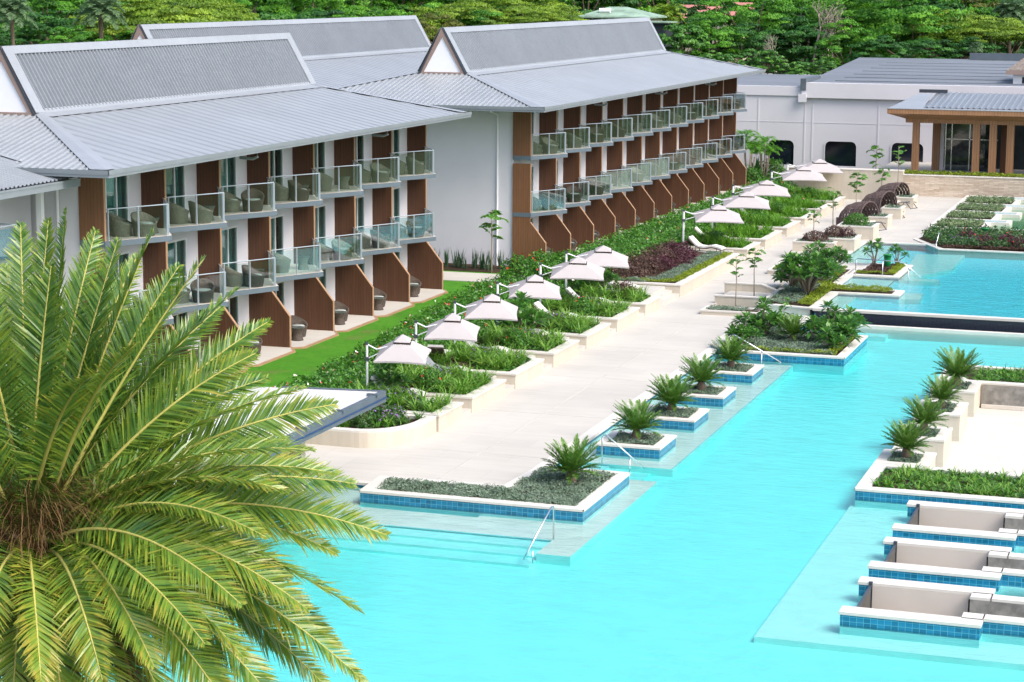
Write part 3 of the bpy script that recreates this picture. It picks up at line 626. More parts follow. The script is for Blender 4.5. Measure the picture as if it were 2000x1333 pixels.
# ---------------------------------------------------------------- lower pool
out=[(-26.6,40),(12,40),(12,50.6),(-4.9,50.6),(-4.9,50.2),(-8.1,50.2),(-8.1,53.1),(-4.9,53.1),(-4.9,52.6),(12,52.6),
 (12,54.8),(-4.85,54.8),(-4.85,54.6),(-8.1,54.6),(-8.1,57.4),(-4.85,57.4),(-4.85,57.0),(12,57.0),(12,59.0),(-4.85,59.0),(-4.85,58.8),(-8.1,58.8),(-8.1,61.9),(-4.85,61.9),(-4.85,61.4),(12,61.4),(12,63.4),
 (-9.8,63.4),(-9.8,85.5),(12,85.5),(12,97.0),(-18.6,97.0),(-18.6,88),(-20.1,87),(-20.1,59.6),(-24.3,59.35),(-26.6,59.35)]
ZP=-.52; PF=MB(); PF.prism([(-30,30) if q==(-26.6,40) else (12,30) if q==(12,40) else q for q in out],-1.75,ZP); struct(PF.build('pool_floor',['poolfloor']))
S=MB(); zs=-.24
S.prism([(-20.35,65.5),(-16.45,65.5),(-16.45,85.75),(-20.35,85.75)],-1.5,zs,0,1)                     # ledge round the cycad islands
S.prism([(-24.9,55.65),(-17.46,55.65),(-17.46,54.15),(-16.47,54.15),(-16.47,63.63),(-20.35,63.63),(-20.35,57.4),(-24.2,57.4),(-24.2,59.4),(-26.5,59.4),(-26.5,57.2),(-24.9,57.2)],-1.5,zs,0,1)
struct(S.build('pool_ledge',['poolfloor','shelf']))
S=MB(); S.prism([(-10.2,49.1),(12,49.1)]+out[2:26]+[(12,63.2),(-10.2,63.2)],-1.5,-.36); struct(S.build('pool_shallows',['shelf2']))
S=MB()
for i,(a,b) in enumerate(((54.95,55.65),(54.3,54.95),(53.6,54.3))): S.box(-24.9,-17.47,a,b,-1.5,-.30-.07*i)
for i in range(3): S.box(-20.3,-18.6+.7*i,63.64+.0,65.49,-1.5+.001*i,-.31-.06*i) if i==0 else S.box(-18.6+.7*(i-1),-18.6+.7*i,63.64,65.49,-1.5,-.31-.06*i)
S.box(-17.6,-14.,95.6-.9,95.6,-1.5,-.3)
struct(S.build('pool_steps',['poolfloor']))
S=MB(); S.box(-24.9,-17.47,55.6,55.66,zs,zs+.004); S.box(-16.5,-16.44,65.5,85.75,zs,zs+.003); S.box(-20.32,-18.3,65.44,65.5,zs,zs+.003); S.box(-20.32,-18.3,63.62,63.68,zs,zs+.003)
struct(S.build('step_nosing',['tile']))
def ring(mb,x0,x1,y0,y1,z0,z1,w,m=0,mt=None):
    for a in ((x0,x1,y0,y0+w),(x0,x1,y1-w,y1),(x0,x0+w,y0+w,y1-w),(x1-w,x1,y0+w,y1-w)): mb.box(*a,z0,z1,m,mt)
# deck edge copings with tile below the waterline
E=MB(); E.box(-20.35,-20.0,62.9,87.25,-1.5,-.045,1); E.box(-20.42,-19.97,62.88,87.28,-.045,.045,0)
E.box(-26.5,-24.2,59.3,59.4,-1.4,-.045,1); E.box(-26.5,-24.22,59.24,59.55,-.045,.03,0); E.box(-26.55,-26.45,55.4,59.24,-1.4,-.045,1)
struct(E.build('pool_edge',['coping','tile']))
# water of the lower pool (closed body, notched round the sunken places)
Wt=MB(); Wt.prism(out,-1.0,W0); struct(Wt.build('pool_water',['water']))
# ---------------------------------------------------------------- islands and planters (wall, coping, soil)
def planter(name,label,x0,x1,y0,y1,z0,z1,group=None,wall='clad',w=.32,cop=.07,over=.03,soil=-.10,extra=None,tileto=None,bed=True):
    t=tag(empty(name,((x0+x1)/2,(y0+y1)/2,z0)),label,'planter',group); L=(-(x0+x1)/2,-(y0+y1)/2,-z0)
    a=MB(); ring(a,x0,x1,y0,y1,z0,z1-cop,w-.02); a.build('wall',[wall],t,loc=L)
    c=MB(); ring(c,x0-over,x1+over,y0-over,y1+over,z1-cop,z1,w+over); c.build('coping',['coping'],t,loc=L)
    if bed: s=MB(); s.box(x0+w-.02,x1-w+.02,y0+w-.02,y1-w+.02,z0+.02,z1+soil); s.build('soil',['soil'],t,loc=L)
    return t
ISL=[(66.45,68.62),(71.25,73.43),(75.77,77.92),(80.84,83.02)]
for i,(a,b) in enumerate(ISL):
    planter('pool_island_planter','blue tiled square island planter in the pool ledge, %s of four from the front'%ORD[i],-19.33,-17.14,a,b,-1.0,ZI,'square cycad islands in the pool','tile',.30)
def lplanter(name,label,p,inner,z0,z1,wall,cat='planter',cop=.07,group=None,zs=-.1,tilt=None):
    """outline planter: p outer ccw, inner ccw same count"""
    cx,cy=p[0]; t=tag(empty(name,(cx,cy,z0)),label,cat,group); L=(-cx,-cy,-z0); n=len(p)
    a=MB(); c=MB()
    for i in range(n):
        u,v=p[i],p[(i+1)%n]; iu,iv=inner[i],inner[(i+1)%n]
        a.face([(*u,z0),(*v,z0),(*v,z1-cop),(*u,z1-cop)]); a.face([(*iv,z0),(*iu,z0),(*iu,z1-cop),(*iv,z1-cop)])
        c.face([(*u,z1),(*v,z1),(*iv,z1),(*iu,z1)]); 
        d=np.array(v)-np.array(u); d=d/np.linalg.norm(d); o=np.array([d[1],-d[0]])*.03
        u2,v2=np.array(u)+o-d*.0,np.array(v)+o
        c.face([(*u2,z1-cop),(*v2,z1-cop),(*v2,z1),(*u2,z1)]); c.face([(*u2,z1),(*v2,z1),(*v,z1),(*u,z1)]); c.face([(*u,z1-cop),(*v,z1-cop),(*v2,z1-cop),(*u2,z1-cop)]); c.face([(*iv,z1-cop),(*iu,z1-cop),(*iu,z1),(*iv,z1)])
    a.build('wall',[wall],t,loc=L); c.build('coping',['coping'],t,loc=L)
    s=MB(); s.face([(*q,z1+zs) for q in inner]); s.build('soil',['soil'],t,loc=L); return t
lplanter('pool_island_planter','long L shaped blue tiled planter island of silver ground cover at the near pool corner',[(-24.2,57.6),(-17.14,57.6),(-17.14,62.68),(-20.12,62.72),(-20.3,59.75),(-24.35,59.6)],[(-23.75,57.95),(-17.5,57.95),(-17.5,62.35),(-19.85,62.4),(-20.0,59.42),(-23.9,59.3)],-1.0,ZI,'tile')
lplanter('pool_island_planter','large planted peninsula with plumeria and one cycad below the black cascade wall',[(-19.1,85.85),(-14.35,85.85),(-14.35,91.8),(-17.7,91.8),(-17.7,96.3),(-20.1,96.9),(-20.35,91),(-20.35,87.4)],[(-18.6,86.2),(-14.7,86.2),(-14.7,91.45),(-18.05,91.45),(-18.05,96.0),(-19.8,96.5),(-20.0,91),(-19.9,87.5)],-1.0,ZI,'tile')
# right-hand planter with its four cubes
lplanter('poolside_planter','long blue tiled planter of strappy purple flowered plants at the right pool edge',[(-10.05,63.0),(12,63.0),(12,66.75),(-10.05,66.75)],[(-9.65,63.4),(11.6,63.4),(11.6,66.35),(-9.65,66.35)],-1.0,ZI,'tile')
lplanter('poolside_planter','far right planter of grassy leaves behind the grey stone courtyard wall',[(-10.05,82.2),(12,82.2),(12,85.9),(-10.05,85.9)],[(-8.9,82.6),(11.6,82.6),(11.6,85.5),(-9.6,85.5)],-1.0,ZI,'clad')
CUB=[(66.78,68.9),(71.0,73.15),(75.5,77.9),(80.1,82.17)]
for i,(a,b) in enumerate(CUB):
    planter('cube_planter','cream stone cube planter with a cycad beside the sunken courtyard, %s from the front'%ORD[i],-10.05,-8.38,a,b,-.9,ZI,'cream cube planters by the courtyard','clad',.34)
G=MB()
for a,b in ((68.9,71.),(73.15,75.5),(77.9,80.1)): G.box(-10.02,-9.6,a,b,-1.5,-.06,0,1); 
tag(G.build('weir_wall',['tile','coping']),'low blue tiled weir wall between the cream cube planters','wall')
C=MB(); C.box(-9.6,12,66.7,82.2,-1.4,-.76); struct(C.build('courtyard',['court']))
C=MB(); C.box(-8.3,12,82.12,82.19,-.74,.1,0); C.box(-8.3,12,81.95,82.12,-.75,-.62,1); tag(C.build('courtyard_wall',['cladgrey','court']),'mottled grey stone wall closing the far side of the sunken courtyard','wall')
b=MB(); b.box(-5.3,-3.5,67.2,67.75,-.75,.14); tag(b.build('bench',['parapet']),'dark grey bench top just behind the front right planter','bench')
# sunken lounge pits
PITS=[(58.62,62.05,'farthest'),(54.4,57.55,'middle'),(50.0,53.3,'nearest')]
for y0,y1,nm in PITS:
    t=tag(empty('sunken_lounge',(-6.5,y0,-.85)),'%s of the three U shaped sunken lounges walled with blue tile in the pool'%nm,'sunken lounge','sunken lounges in the pool'); L=(6.5,-y0,.85)
    a=MB(); xl,xr=-8.25,-4.87; w=.5; yc0,yc1=y0+.95,y1-.9
    def wallseg(x0,x1,a0,a1): a.box(x0,x1,a0,a1,-1.3,ZI-.07)
    segs=[(xl,xr,y0,y0+w),(xl,xr,y1-w,y1),(xr-w,xr,y0+w,yc0),(xr-w,xr,yc1,y1-w),(xr,10.,yc0-.36,yc0),(xr,10.,yc1,yc1+.36)]
    for s in segs: wallseg(*s)
    a.build('wall',['tile'],t,loc=L)
    c=MB()
    for s in segs: c.box(s[0]-.03 if s[0]==xl else s[0],s[1]+(.03 if s[1]==xr else 0),s[2]-.03,s[3]+.03,ZI-.07,ZI)
    c.build('coping',['coping'],t,loc=L)
    for bx in ((xl+.35,xr-w,y1-w-.045,y1-w-.004),(xl+.35,xr-w,y0+w+.004,y0+w+.04),(xr-w-.04,xr-w-.004,yc1-.04,y1-w-.05)): MB().box(*bx,-.84,ZI-.075).build('lining',['pitwall'],t,loc=L)
    i=MB(); i.box(xr+.01,10,yc1-.035,yc1-.004,-.84,ZI-.075,0); i.box(xr-w-.04,xr+.01,yc1-.04,yc1-.004,-.84,ZI-.075,0); i.build('passage_lining',['cladgrey','pitwall'],t,loc=L)
    i=MB(); i.box(xl+.1,xr-w,y0+w,y1-w,-1.3,-.85); i.box(xr-w,10,yc0,yc1,-1.3,-.85); i.build('floor',['court'],t,loc=L)
    g=MB(); g.box(xl+.28,xl+.34,y0+w,y1-w,-.85,.14); gl=g.build('glass_pane',['poolglass'],t,loc=L)
    g=MB(); g.box(xl+.26,xl+.36,y1-w-.05,y1-w+.02,-.85,ZI+.03); g.box(xl+.275,xl+.345,y0+w,y1-w,.14,.16); g.build('pane_frame',['dark'],gl)
# ---------------------------------------------------------------- upper pool
U=MB(); U.box(-21,12,97.1,127,-1.2,.02); struct(U.build('upper_pool_floor',['poolfloorup']))
S=MB(); zz=UW-.13
S.prism([(-17.6,97.4),(-16.7,97.4),(-16.7,102.8),(-17.6,102.8)],-.8,zz); S.prism([(-18.0,105.0),(-15.75,105.0),(-15.75,109.5),(-18.0,109.5)],-.8,zz)
S.prism([(-19.7,114.7),(-17.9,114.7),(-17.9,124.3),(-19.7,124.3)],-.8,zz)
q=[at(*k,UW-.15)[:2] for k in ((1757,548),(1859,526),(1884,499),(1790,496))]; S.prism([tuple(k) for k in q],-.8,UW-.15)
q=[at(*k,UW-.15)[:2] for k in ((1680,583),(1798,586),(1803,574),(1690,571))]; S.prism([tuple(k) for k in q],-.8,UW-.15)
q=[at(*k,UW-.15)[:2] for k in ((1740,548.5),(1836,550),(1830,546),(1745,545))]; S.prism([tuple(k) for k in q],-.8,UW-.15)
struct(S.build('pool_ledge',['shelf']))
S=MB()
for i in range(4): S.box(-15.74+.55*i,-15.2+.55*i,105.,109.3,-.8,UW-.22-.05*i); S.box(-16.69+.9*i,-15.8+.9*i,98.5,102.6,-.8,UW-.22-.05*i)
for i in range(3): S.box(-17.89+.5*i,-17.4+.5*i,115.,123.5,-.8,UW-.22-.05*i)
struct(S.build('pool_steps',['poolfloorup']))
S=MB(); S.box(-15.8,-15.74,105,109.5,zz,zz+.004); S.box(-17.95,-17.89,114.7,124.3,zz,zz+.004); struct(S.build('step_nosing',['tile']))
out=[(-17.7,97.2),(12,97.2),(12,122.3),(-15.3,122.3),(-15.7,124.4),(-19.75,124.4),(-19.75,114.6),(-15.6,114.6),(-15.6,109.5),(-18.1,109.5),(-18.1,105.),(-14.7,104.8),(-14.7,102.85),(-17.7,102.85)]
Wt=MB(); Wt.prism(out,-.3,UW); struct(Wt.build('upper_pool_water',['waterup']))
E=MB()
for s in ((-17.72,-17.6,97.2,102.83),(-17.6,-14.6,102.83,102.95),(-14.72,-14.6,102.95,104.7),(-18.12,-18.0,104.9,109.5),(-18.0,-15.6,109.45,109.57),(-15.72,-15.6,109.57,114.6),(-19.85,-19.7,114.6,124.3),(-19.7,-15.6,124.3,124.45)): E.box(*s,-.8,UZ-.08,1)
for s in ((-18.0,-17.57,97.3,102.8),(-18.0,-14.57,102.8,103.1),(-14.9,-14.57,103.1,104.7),(-18.35,-17.97,104.75,109.42),(-18.35,-15.57,109.42,109.75),(-15.9,-15.57,109.75,114.7),(-20.0,-19.67,114.7,124.27),(-20.0,-15.6,124.27,124.6)): E.box(*s,UZ-.08,UZ+.004)
struct(E.build('pool_edge',['coping','tileup']))
t=tag(empty('cascade_wall',(-5,97,0)),'long black mosaic cascade wall with white coping between the two pools','wall'); 
MB().box(-17.6,12,97.0,97.25,-1.5,.38).build('wall',['blacktile'],t,loc=(5,-97,0)); MB().box(-17.75,12,96.96,97.4,.385,.5).build('coping',['coping'],t,loc=(5,-97,0)); c=MB(); c.box(-18.3,12,95.6,95.95,-1.2,.04,0); c.box(-18.3,12,95.97,96.95,-1.2,-.1,1); c.build('catch_channel',['coping','blacktile'],t,loc=(5,-97,0))
# low terrace walls and raised beds left of the upper pool
for (y,x0,x1,xe,z0,z1,nm) in ((100.2,-23.2,-20.9,-20.4,0.,.40,'nearer'),(103.2,-23.4,-21.5,-20.6,.2,.62,'farther')):
    w=MB(); w.extr([(x0,z0-.3),(xe,z0-.3),(xe,z0+.05),(x1,z1-.06),(x0,z1-.06)],1,y,y+.25,0); w.extr([(x0-.03,z1-.06),(x1,z1-.06),(xe+.03,z0+.05),(xe+.03,z0+.11),(x1,z1),(x0-.03,z1)],1,y-.03,y+.28,1)
    tag(w.build('terrace_wall',['clad','coping']),'%s low cream wall with sloping end beside the path'%nm,'wall','low terrace walls')
planter('low_planter','low cream planter box with one sapling in front of the low terrace walls',-23.0,-20.1,96.45,97.9,0,.22,None,'clad',.2)
lplanter('raised_bed','raised bed of bushy plumeria between the path and the upper pool',[(-20.6,97.9),(-17.95,97.3),(-17.95,102.97),(-14.74,102.97),(-14.74,104.75),(-18.3,104.9),(-18.3,111.9),(-20.9,111.9),(-20.6,103.3)],[(-20.35,98.2),(-18.05,97.6),(-18.05,103.15),(-15.0,103.2),(-15.0,104.5),(-18.45,104.6),(-18.45,111.7),(-20.7,111.7),(-20.35,103.3)],-.5,UZ,'clad',zs=-.04)
lplanter('raised_bed','planted finger bed with green pot between two coves of the upper pool',[(-18.3,109.75),(-15.74,109.75),(-15.74,114.7),(-17.9,114.7),(-17.9,112),(-18.3,112)],[(-18.1,110.0),(-15.95,110.0),(-15.95,114.4),(-17.6,114.4),(-17.6,111.8),(-18.1,111.8)],-.5,UZ,'clad',zs=-.04)
planter('low_planter','low white planter box of lime ground cover left of the plumeria bed',-22.3,-20.95,108.4,111.6,.42,.66,None,'clad',.2)
# flower bed and spa terrace at the right
lplanter('flower_bed','long flower bed of red and purple flowers at the far edge of the upper pool',[(-15.2,122.25),(12,122.25),(12,131.2),(-17.0,131.2),(-17.2,126.6)],[(-14.95,122.55),(11.7,122.55),(11.7,131.0),(-16.8,131.0),(-16.95,126.7)],-.5,UZ+.02,'clad',zs=-.03)
Zs=.74
t=tag(empty('spa_terrace',(-14,134,.3)),'raised white edged terrace of small plunge pools and planted beds','terrace'); L=(14,-134,-.3)
YS=[131.6+5.1*i for i in range(4)]; XE=[-13.9,-13.75,-13.6,-13.45]
a=MB(); a.prism([(-17.0,131.3),(12,131.3),(12,152.2),(-17.0,152.2)],.2,Zs-.3,0); a.build('wall',['clad'],t,loc=L)
c=MB(); c.box(-17.05,-16.7,131.2,152.3,Zs-.35,Zs); c.box(-16.7,12,131.2,131.6,Zs-.35,Zs); c.box(-16.7,-12.4,151.9,152.3,Zs-.3,Zs)
for y,x in zip(YS,XE):
    c.box(x,x+.35,y,y+3.3,Zs-.3,Zs); c.box(-16.7,x+1.5,y+3.3,y+3.6,Zs-.3,Zs); c.box(x+1.2,x+1.5,y+3.6,y+4.8,Zs-.3,Zs); c.box(-16.7,x+1.5,y+4.8,y+5.1,Zs-.3,Zs)
c.build('coping',['coping'],t,loc=L)
for y,x in zip(YS,XE):
    w=MB(); w.box(x-1.6,x+1.2,y+3.6,y+4.8,Zs-.3,Zs-.05); w.build('plunge_pool',['spawater'],t,loc=L); w=MB(); w.box(-16.7,x-1.6,y+3.6,y+4.8,Zs-.3,Zs-.05); w.build('soil',['soil'],t,loc=L); w=MB(); w.box(-16.7,x,y,y+3.3,Zs-.3,Zs-.1); w.build('soil',['soil'],t,loc=L)
p=MB(); p.prism([(-13.5,131.65),(12,131.65),(12,152),(-13.0,152)],Zs-.33,Zs-.2); struct(p.build('pond_water',['pond']))
# ================================================================ terrace planters on the left of the path
PS=[67.30,70.73,75.69,80.56,85.27,90.07,94.92]; PE=[69.69,74.45,79.2,84.05,88.85,93.75,97.63]
FS=[117.1,122.1,128.6,134.4,140.2,146.0]; FE=[120.7,127.0,132.8,138.6,144.4,149.5]
BEDS=[]
def tplanter(y0,y1,label,group,z1=.6,x0=-29.2,x1=-25.3,w=.36):
    t=tag(empty('terrace_planter',(x1,y0,0)),label,'planter',group); L=(-x1,-y0,0)
    a=MB(); ch=.0
    a.box(x0,x1,y0,y0+w-.02,0,z1-.07); a.box(x1-w+.02,x1,y0+w-.02,y1-w+.02,0,z1-.07); a.box(x0,x1,y1-w+.02,y1,0,z1-.07); a.build('wall',['clad'],t,loc=L)
    c=MB(); c.box(x0,x1+.04,y0-.04,y0+w,z1-.07,z1); c.box(x1-w,x1+.04,y0+w,y1-w,z1-.07,z1); c.box(x0,x1+.04,y1-w,y1+.04,z1-.07,z1); c.build('coping',['coping'],t,loc=L)
    s=MB(); s.face([(x0,y0+w-.02,z1+.15),(x1-w+.02,y0+w-.02,z1-.08),(x1-w+.02,y1-w+.02,z1-.08),(x0,y1-w+.02,z1+.15)]); s.build('soil',['soil'],t,loc=L)
    BEDS.append((x0+.1,x1-w,y0+w-.05,y1-w+.05,z1)); return t
for i,(a,b) in enumerate(zip(PS,PE)): tplanter(a,b,'cream stone terrace planter beside the path, %s in the near row of seven'%ORD[i],'near row of terrace planters')
for i,(a,b) in enumerate(zip(FS,FE)): tplanter(a,b,'cream stone terrace planter in the far row beyond the dark red bed, %s of six'%ORD[i],'far row of terrace planters')
tplanter(101.6,114.9,'longest cream terrace planter with burgundy shrubs and striped ground cover',None,.62)
def steps(y0,y1,i,lab):
    s=MB()
    for k in range(3): s.box(-27.0,-25.34-.36*k,y0+.005,y1-.005,.17*k,.17*(k+1)-.001 if k<2 else .5,0)
    s.box(-29.25,-27.0,y0+.005,y1-.005,0,.5); tag(s.build('garden_steps',['path']),lab,'steps','steps between the terrace planters')
gaps=[(PE[i],PS[i+1]) for i in range(6)]+[(PE[6],101.6)]+[(114.9,117.1)]+[(FE[i],FS[i+1]) for i in range(5)]
for i,(a,b) in enumerate(gaps): steps(a,b,i,'short flight of stone steps between terrace planters, %s from the near end'%ORD[i])
# curved end planter
def curved():
    t=tag(empty('terrace_planter',(-27,65,0)),'rounded cream stone planter with purple flowers at the near end of the row','planter'); L=(27,-65,0)
    arc=[(-25.35-1.6*(1-math.cos(k/10*math.pi/2)) if 0 else -27.2+1.85*math.sin(k/10*math.pi/2),66.3-2.35*math.cos(k/10*math.pi/2)+.0) for k in range(11)]
    o=[(-31.0,64.1),(-28.3,63.95)]+arc+[(-25.35,67.2),(-31.,67.2)]
    i=[(-30.7,64.45),(-28.3,64.32)]+[(-27.2+1.5*math.sin(k/10*math.pi/2),66.3-1.98*math.cos(k/10*math.pi/2)) for k in range(11)]+[(-25.7,66.9),(-30.7,66.9)]
    a=MB(); c=MB(); n=len(o); z=.58
    for k in range(n):
        u,v,iu,iv=o[k],o[(k+1)%n],i[k],i[(k+1)%n]
        a.face([(*u,0),(*v,0),(*v,z-.07),(*u,z-.07)]); c.face([(*u,z-.07),(*v,z-.07),(*v,z),(*u,z)]); c.face([(*u,z),(*v,z),(*iv,z),(*iu,z)]); c.face([(*iv,z-.15),(*iu,z-.15),(*iu,z),(*iv,z)])
    a.build('wall',['clad'],t,True,loc=L); c.build('coping',['coping'],t,loc=L); s=MB(); s.face([(*q,z-.1) for q in i]); s.build('soil',['soil'],t,loc=L)
curved()
# near-left pool bar pavilion
def poolbar():
    t=tag(empty('pool_bar',(-28,52,0)),'flat white roofed pool bar with dark fascia behind the palm fronds','pavilion'); L=(28,-52,0)
    r=MB(); z=3.02; p=[(-36,43),(-24.05,43),(-24.05,58.95),(-27.2,58.5),(-36,58.2)]; r.prism(p,z-.05,z,0); r.build('roof',['roofwhite'],t,loc=L)
    f=MB(); f.box(-24.05,-23.9,43,59.0,z-.30,z+.05); f.box(-23.9,-23.87,43,59.0,z-.17,z-.14,1); f.prism([(-27.2,58.5),(-24.05,58.95),(-24.05,59.05),(-27.2,58.6)],z-.35,z+.04)
    for y in (45.2,47.8,50.4,53,55.6,58.2): f.box(-24.2,-23.84,y-.06,y+.06,z+.02,z+.09)
    f.build('fascia',['parapet','bluetrim'],t,loc=L); MB().box(-35.5,-24.4,43.5,58.4,z-.3,z-.06).build('ceiling',['parapet'],t,loc=L)
    c=MB(); c.box(-26.95,-26.5,50.15,50.45,-.0,2.72); c.build('column',['teal'],t,loc=L)
    w=MB(); w.box(-31.5,-26.0,57.3,57.6,0,2.72); w.build('wall',['clad'],t,loc=L); w=MB().box(-33,-31.6,46,57.2,0,2.7); w.build('back_wall',['parapet'],t,loc=L)
    b=MB(); b.box(-29.6,-28.9,47,55,0,1.1); b.build('bar_counter',['parapet'],t,loc=L); b=MB().box(-29.8,-28.6,46.9,55.1,1.1,1.16); b.build('counter_top',['wood'],t,loc=L)
M['bluetrim']=plain('blue_trim',(.01,.05,.16),.4,.4,.1); M['roofwhite']=plain('white_membrane',(.60,.595,.585),.6,.3,.07,.6,stretch=(1,.3,1))
poolbar()
# curved coping of the bar terrace
E=MB(); arc=[(-26.6+1.15*math.sin(k/9*math.pi),49.0+2.9*math.cos(k/9*math.pi)*-1) for k in range(10)]
for u,v in zip(arc[:-1],arc[1:]):
    E.face([(*u,-1.5),(*v,-1.5),(*v,.0),(*u,.0)],1)
E.face([(*q,.01) for q in arc],0); struct(E.build('bar_terrace_edge',['court','tile']))
# ================================================================ furniture
def chair_meshes():
    H={}
    for nm,mt in (('','wicker'),('g','wickergrey')):
        s=MB(); n=22; pr=[(.36,.0),(.40,.16),(.42,.34)]
        def top(t): c=.5+.5*math.cos(t); return .44+.40*c**1.3   # t=0 is the back
        rows=[]
        for r,z in pr: rows.append([(r*math.cos(2*math.pi*j/n),r*math.sin(2*math.pi*j/n),z) for j in range(n)])
        for f,rr in ((.5,.445),(1.,.47)): rows.append([((rr+.05*(top(2*math.pi*j/n)-.44))*math.cos(2*math.pi*j/n),rr*math.sin(2*math.pi*j/n),.34+(top(2*math.pi*j/n)-.34)*f) for j in range(n)])
        rows.append([((.40)*math.cos(2*math.pi*j/n),.40*math.sin(2*math.pi*j/n),.02+top(2*math.pi*j/n)) for j in range(n)])
        rows.append([(.33*math.cos(2*math.pi*j/n),.33*math.sin(2*math.pi*j/n),.40) for j in range(n)])
        b=0
        for rw in rows: s.v+=rw
        for i in range(len(rows)-1):
            for j in range(n): s.f.append((i*n+j,i*n+(j+1)%n,(i+1)*n+(j+1)%n,(i+1)*n+j)); s.m.append(0)
        H['shell'+nm]=s.mesh('woven_shell',[mt],True)
        H['cush'+nm]=MB().lathe([(.33,.40),(.335,.43),(.31,.48),(.02,.49)],18).mesh('seat_cushion',['cushgrey'],True)
        H['stool'+nm]=MB().lathe([(.27,0),(.24,.06),(.19,.24),(.20,.34),(.27,.50),(.29,.53)],18).mesh('woven_base',[mt],True)
    H['top']=MB().lathe([(.30,.53),(.31,.54),(.31,.555),(.01,.556)],20).mesh('glass_top',['tabletop'])
    return H
M['tabletop']=plain('smoked_glass_top',(.09,.12,.11),.12,.6,.05)
CH=chair_meshes()
def chair(x,y,z,rz,label,g,grp):
    t=tag(link('wicker_armchair',None,None,(x,y,z),rz),label,'armchair',grp); link('woven_shell',CH['shell'+g],t); link('seat_cushion',CH['cush'+g],t); return t
def stool(x,y,z,label,g,grp):
    t=tag(link('wicker_side_table',None,None,(x,y,z)),label,'side table',grp); link('woven_base',CH['stool'+g],t); link('glass_top',CH['top'],t); return t
FL={1:'middle',2:'top'}
for xw,F0,nb,nm in ((-37.8,64.88,7,'nearer'),(-35.55,105.83,11,'farther')):
    for b in range(nb):
        y=F0+b*PITCH
        for k in (1,2):
            z=ZF[k]+.001; hh=(b*7+k*3)%5; og='balcony armchairs of the %s wing'%nm
            chair(xw+.62,y+1.55+.15*(hh%3),z,R_(185+20*hh),'wicker armchair by the window on %s %s floor balcony of the %s wing'%(ORD[b],FL[k],nm),'g',og)
            if hh!=4: chair(xw+1.38,y+2.05,z,R_(120+35*hh),'wicker armchair by the glass rail on %s %s floor balcony of the %s wing'%(ORD[b],FL[k],nm),'g' if hh%2 else '',og)
            stool(xw+1.1+.1*(hh%2),y+2.95,z,'hourglass wicker table on %s %s floor balcony of the %s wing'%(ORD[b],FL[k],nm),'g','balcony side tables of the %s wing'%nm)
        if b>=0:
            z=.561; chair(xw+.95,y+2.6,z,R_(150),'dark wicker armchair on %s ground patio of the %s wing'%(ORD[b],nm),'','patio armchairs of the %s wing'%nm); stool(xw+1.35,y+1.75,z,'wicker table on %s ground patio of the %s wing'%(ORD[b],nm),'','patio tables of the %s wing'%nm)
# cantilever umbrellas
def umb_meshes():
    U={}; a=.98; b=.86; zp=2.92; zc=2.22
    def top(x,y):
        return zc+(zp-zc)*(1-max(abs(x)/a,abs(y)/b))
    m=MB(); n=6; sag=.05
    cs=[(-a,-b),(a,-b),(a,b),(-a,b)]
    for k in range(4):
        p,q=np.array(cs[k]),np.array(cs[(k+1)%4]); pr=None
        for i in range(2,n+1):
            f=i/n; row=[]
            for j in range(n+1):
                u=p*f*(1-j/n)+q*f*(j/n); e=4*(j/n)*(1-j/n); inn=1-.045*e*f**2
                z=zp-(zp-zc)*f**1.08+.03*e*f
                row.append((u[0]*inn,u[1]*inn,z))
            if pr:
                for j in range(n): m.face([pr[j],row[j],row[j+1],pr[j+1]])
            pr=row
        for j in range(n): m.face([pr[j],(pr[j][0],pr[j][1],pr[j][2]-.06),(pr[j+1][0],pr[j+1][1],pr[j+1][2]-.06),pr[j+1]])
    U['canopy']=m.mesh('canopy',['canvas'])
    m=MB(); h=[(-.30,-.28,zp-.13),(.30,-.28,zp-.13),(.30,.28,zp-.13),(-.30,.28,zp-.13)]
    for k in range(4): m.face([h[k],h[(k+1)%4],(0,0,zp+.10)]); 
    m.box(-.27,.27,-.25,.25,zp-.20,zp-.145,1); U['vent']=m.mesh('vent_cap',['canvas','canvasdark'])
    m=MB(); m.tube([(-1.38,.2,0),(-1.38,.2,2.62)],.045,8); U['pole']=m.mesh('pole',['white'])
    m=MB(); m.tube([(-1.38,.2,2.58),(-1.0,.1,2.42),(-.35,0,2.60),(0,0,2.74)],.03,6); m.tube([(-1.38,.2,2.05),(-.9,.1,2.28)],.022,6); m.box(-1.45,-1.31,.13,.27,1.98,2.12,1); m.box(-1.43,-1.33,.15,.25,2.56,2.66,1); U['arm']=m.mesh('arm',['white','dark'])
    m=MB()
    for c in cs: m.tube([(0,0,zp-.06),(c[0]*.97,c[1]*.97,zc-.03)],.014,4)
    U['rib']=m.mesh('ribs',['white']); m=MB(); m.box(-1.75,-1.0,-.18,.58,0,.07); U['base']=m.mesh('base',['parapet'])
    return U
UM=umb_meshes()
UPOS=[(-27.45,69.35),(-27.5,74.65),(-27.75,79.95),(-27.9,86.05),(-27.9,92.5),(-28.0,97.0),(-27.2,117.9),(-27.35,126.1),(-27.8,134.1),(-27.6,145.6),(-27.7,152.2),(-27.8,158.)]
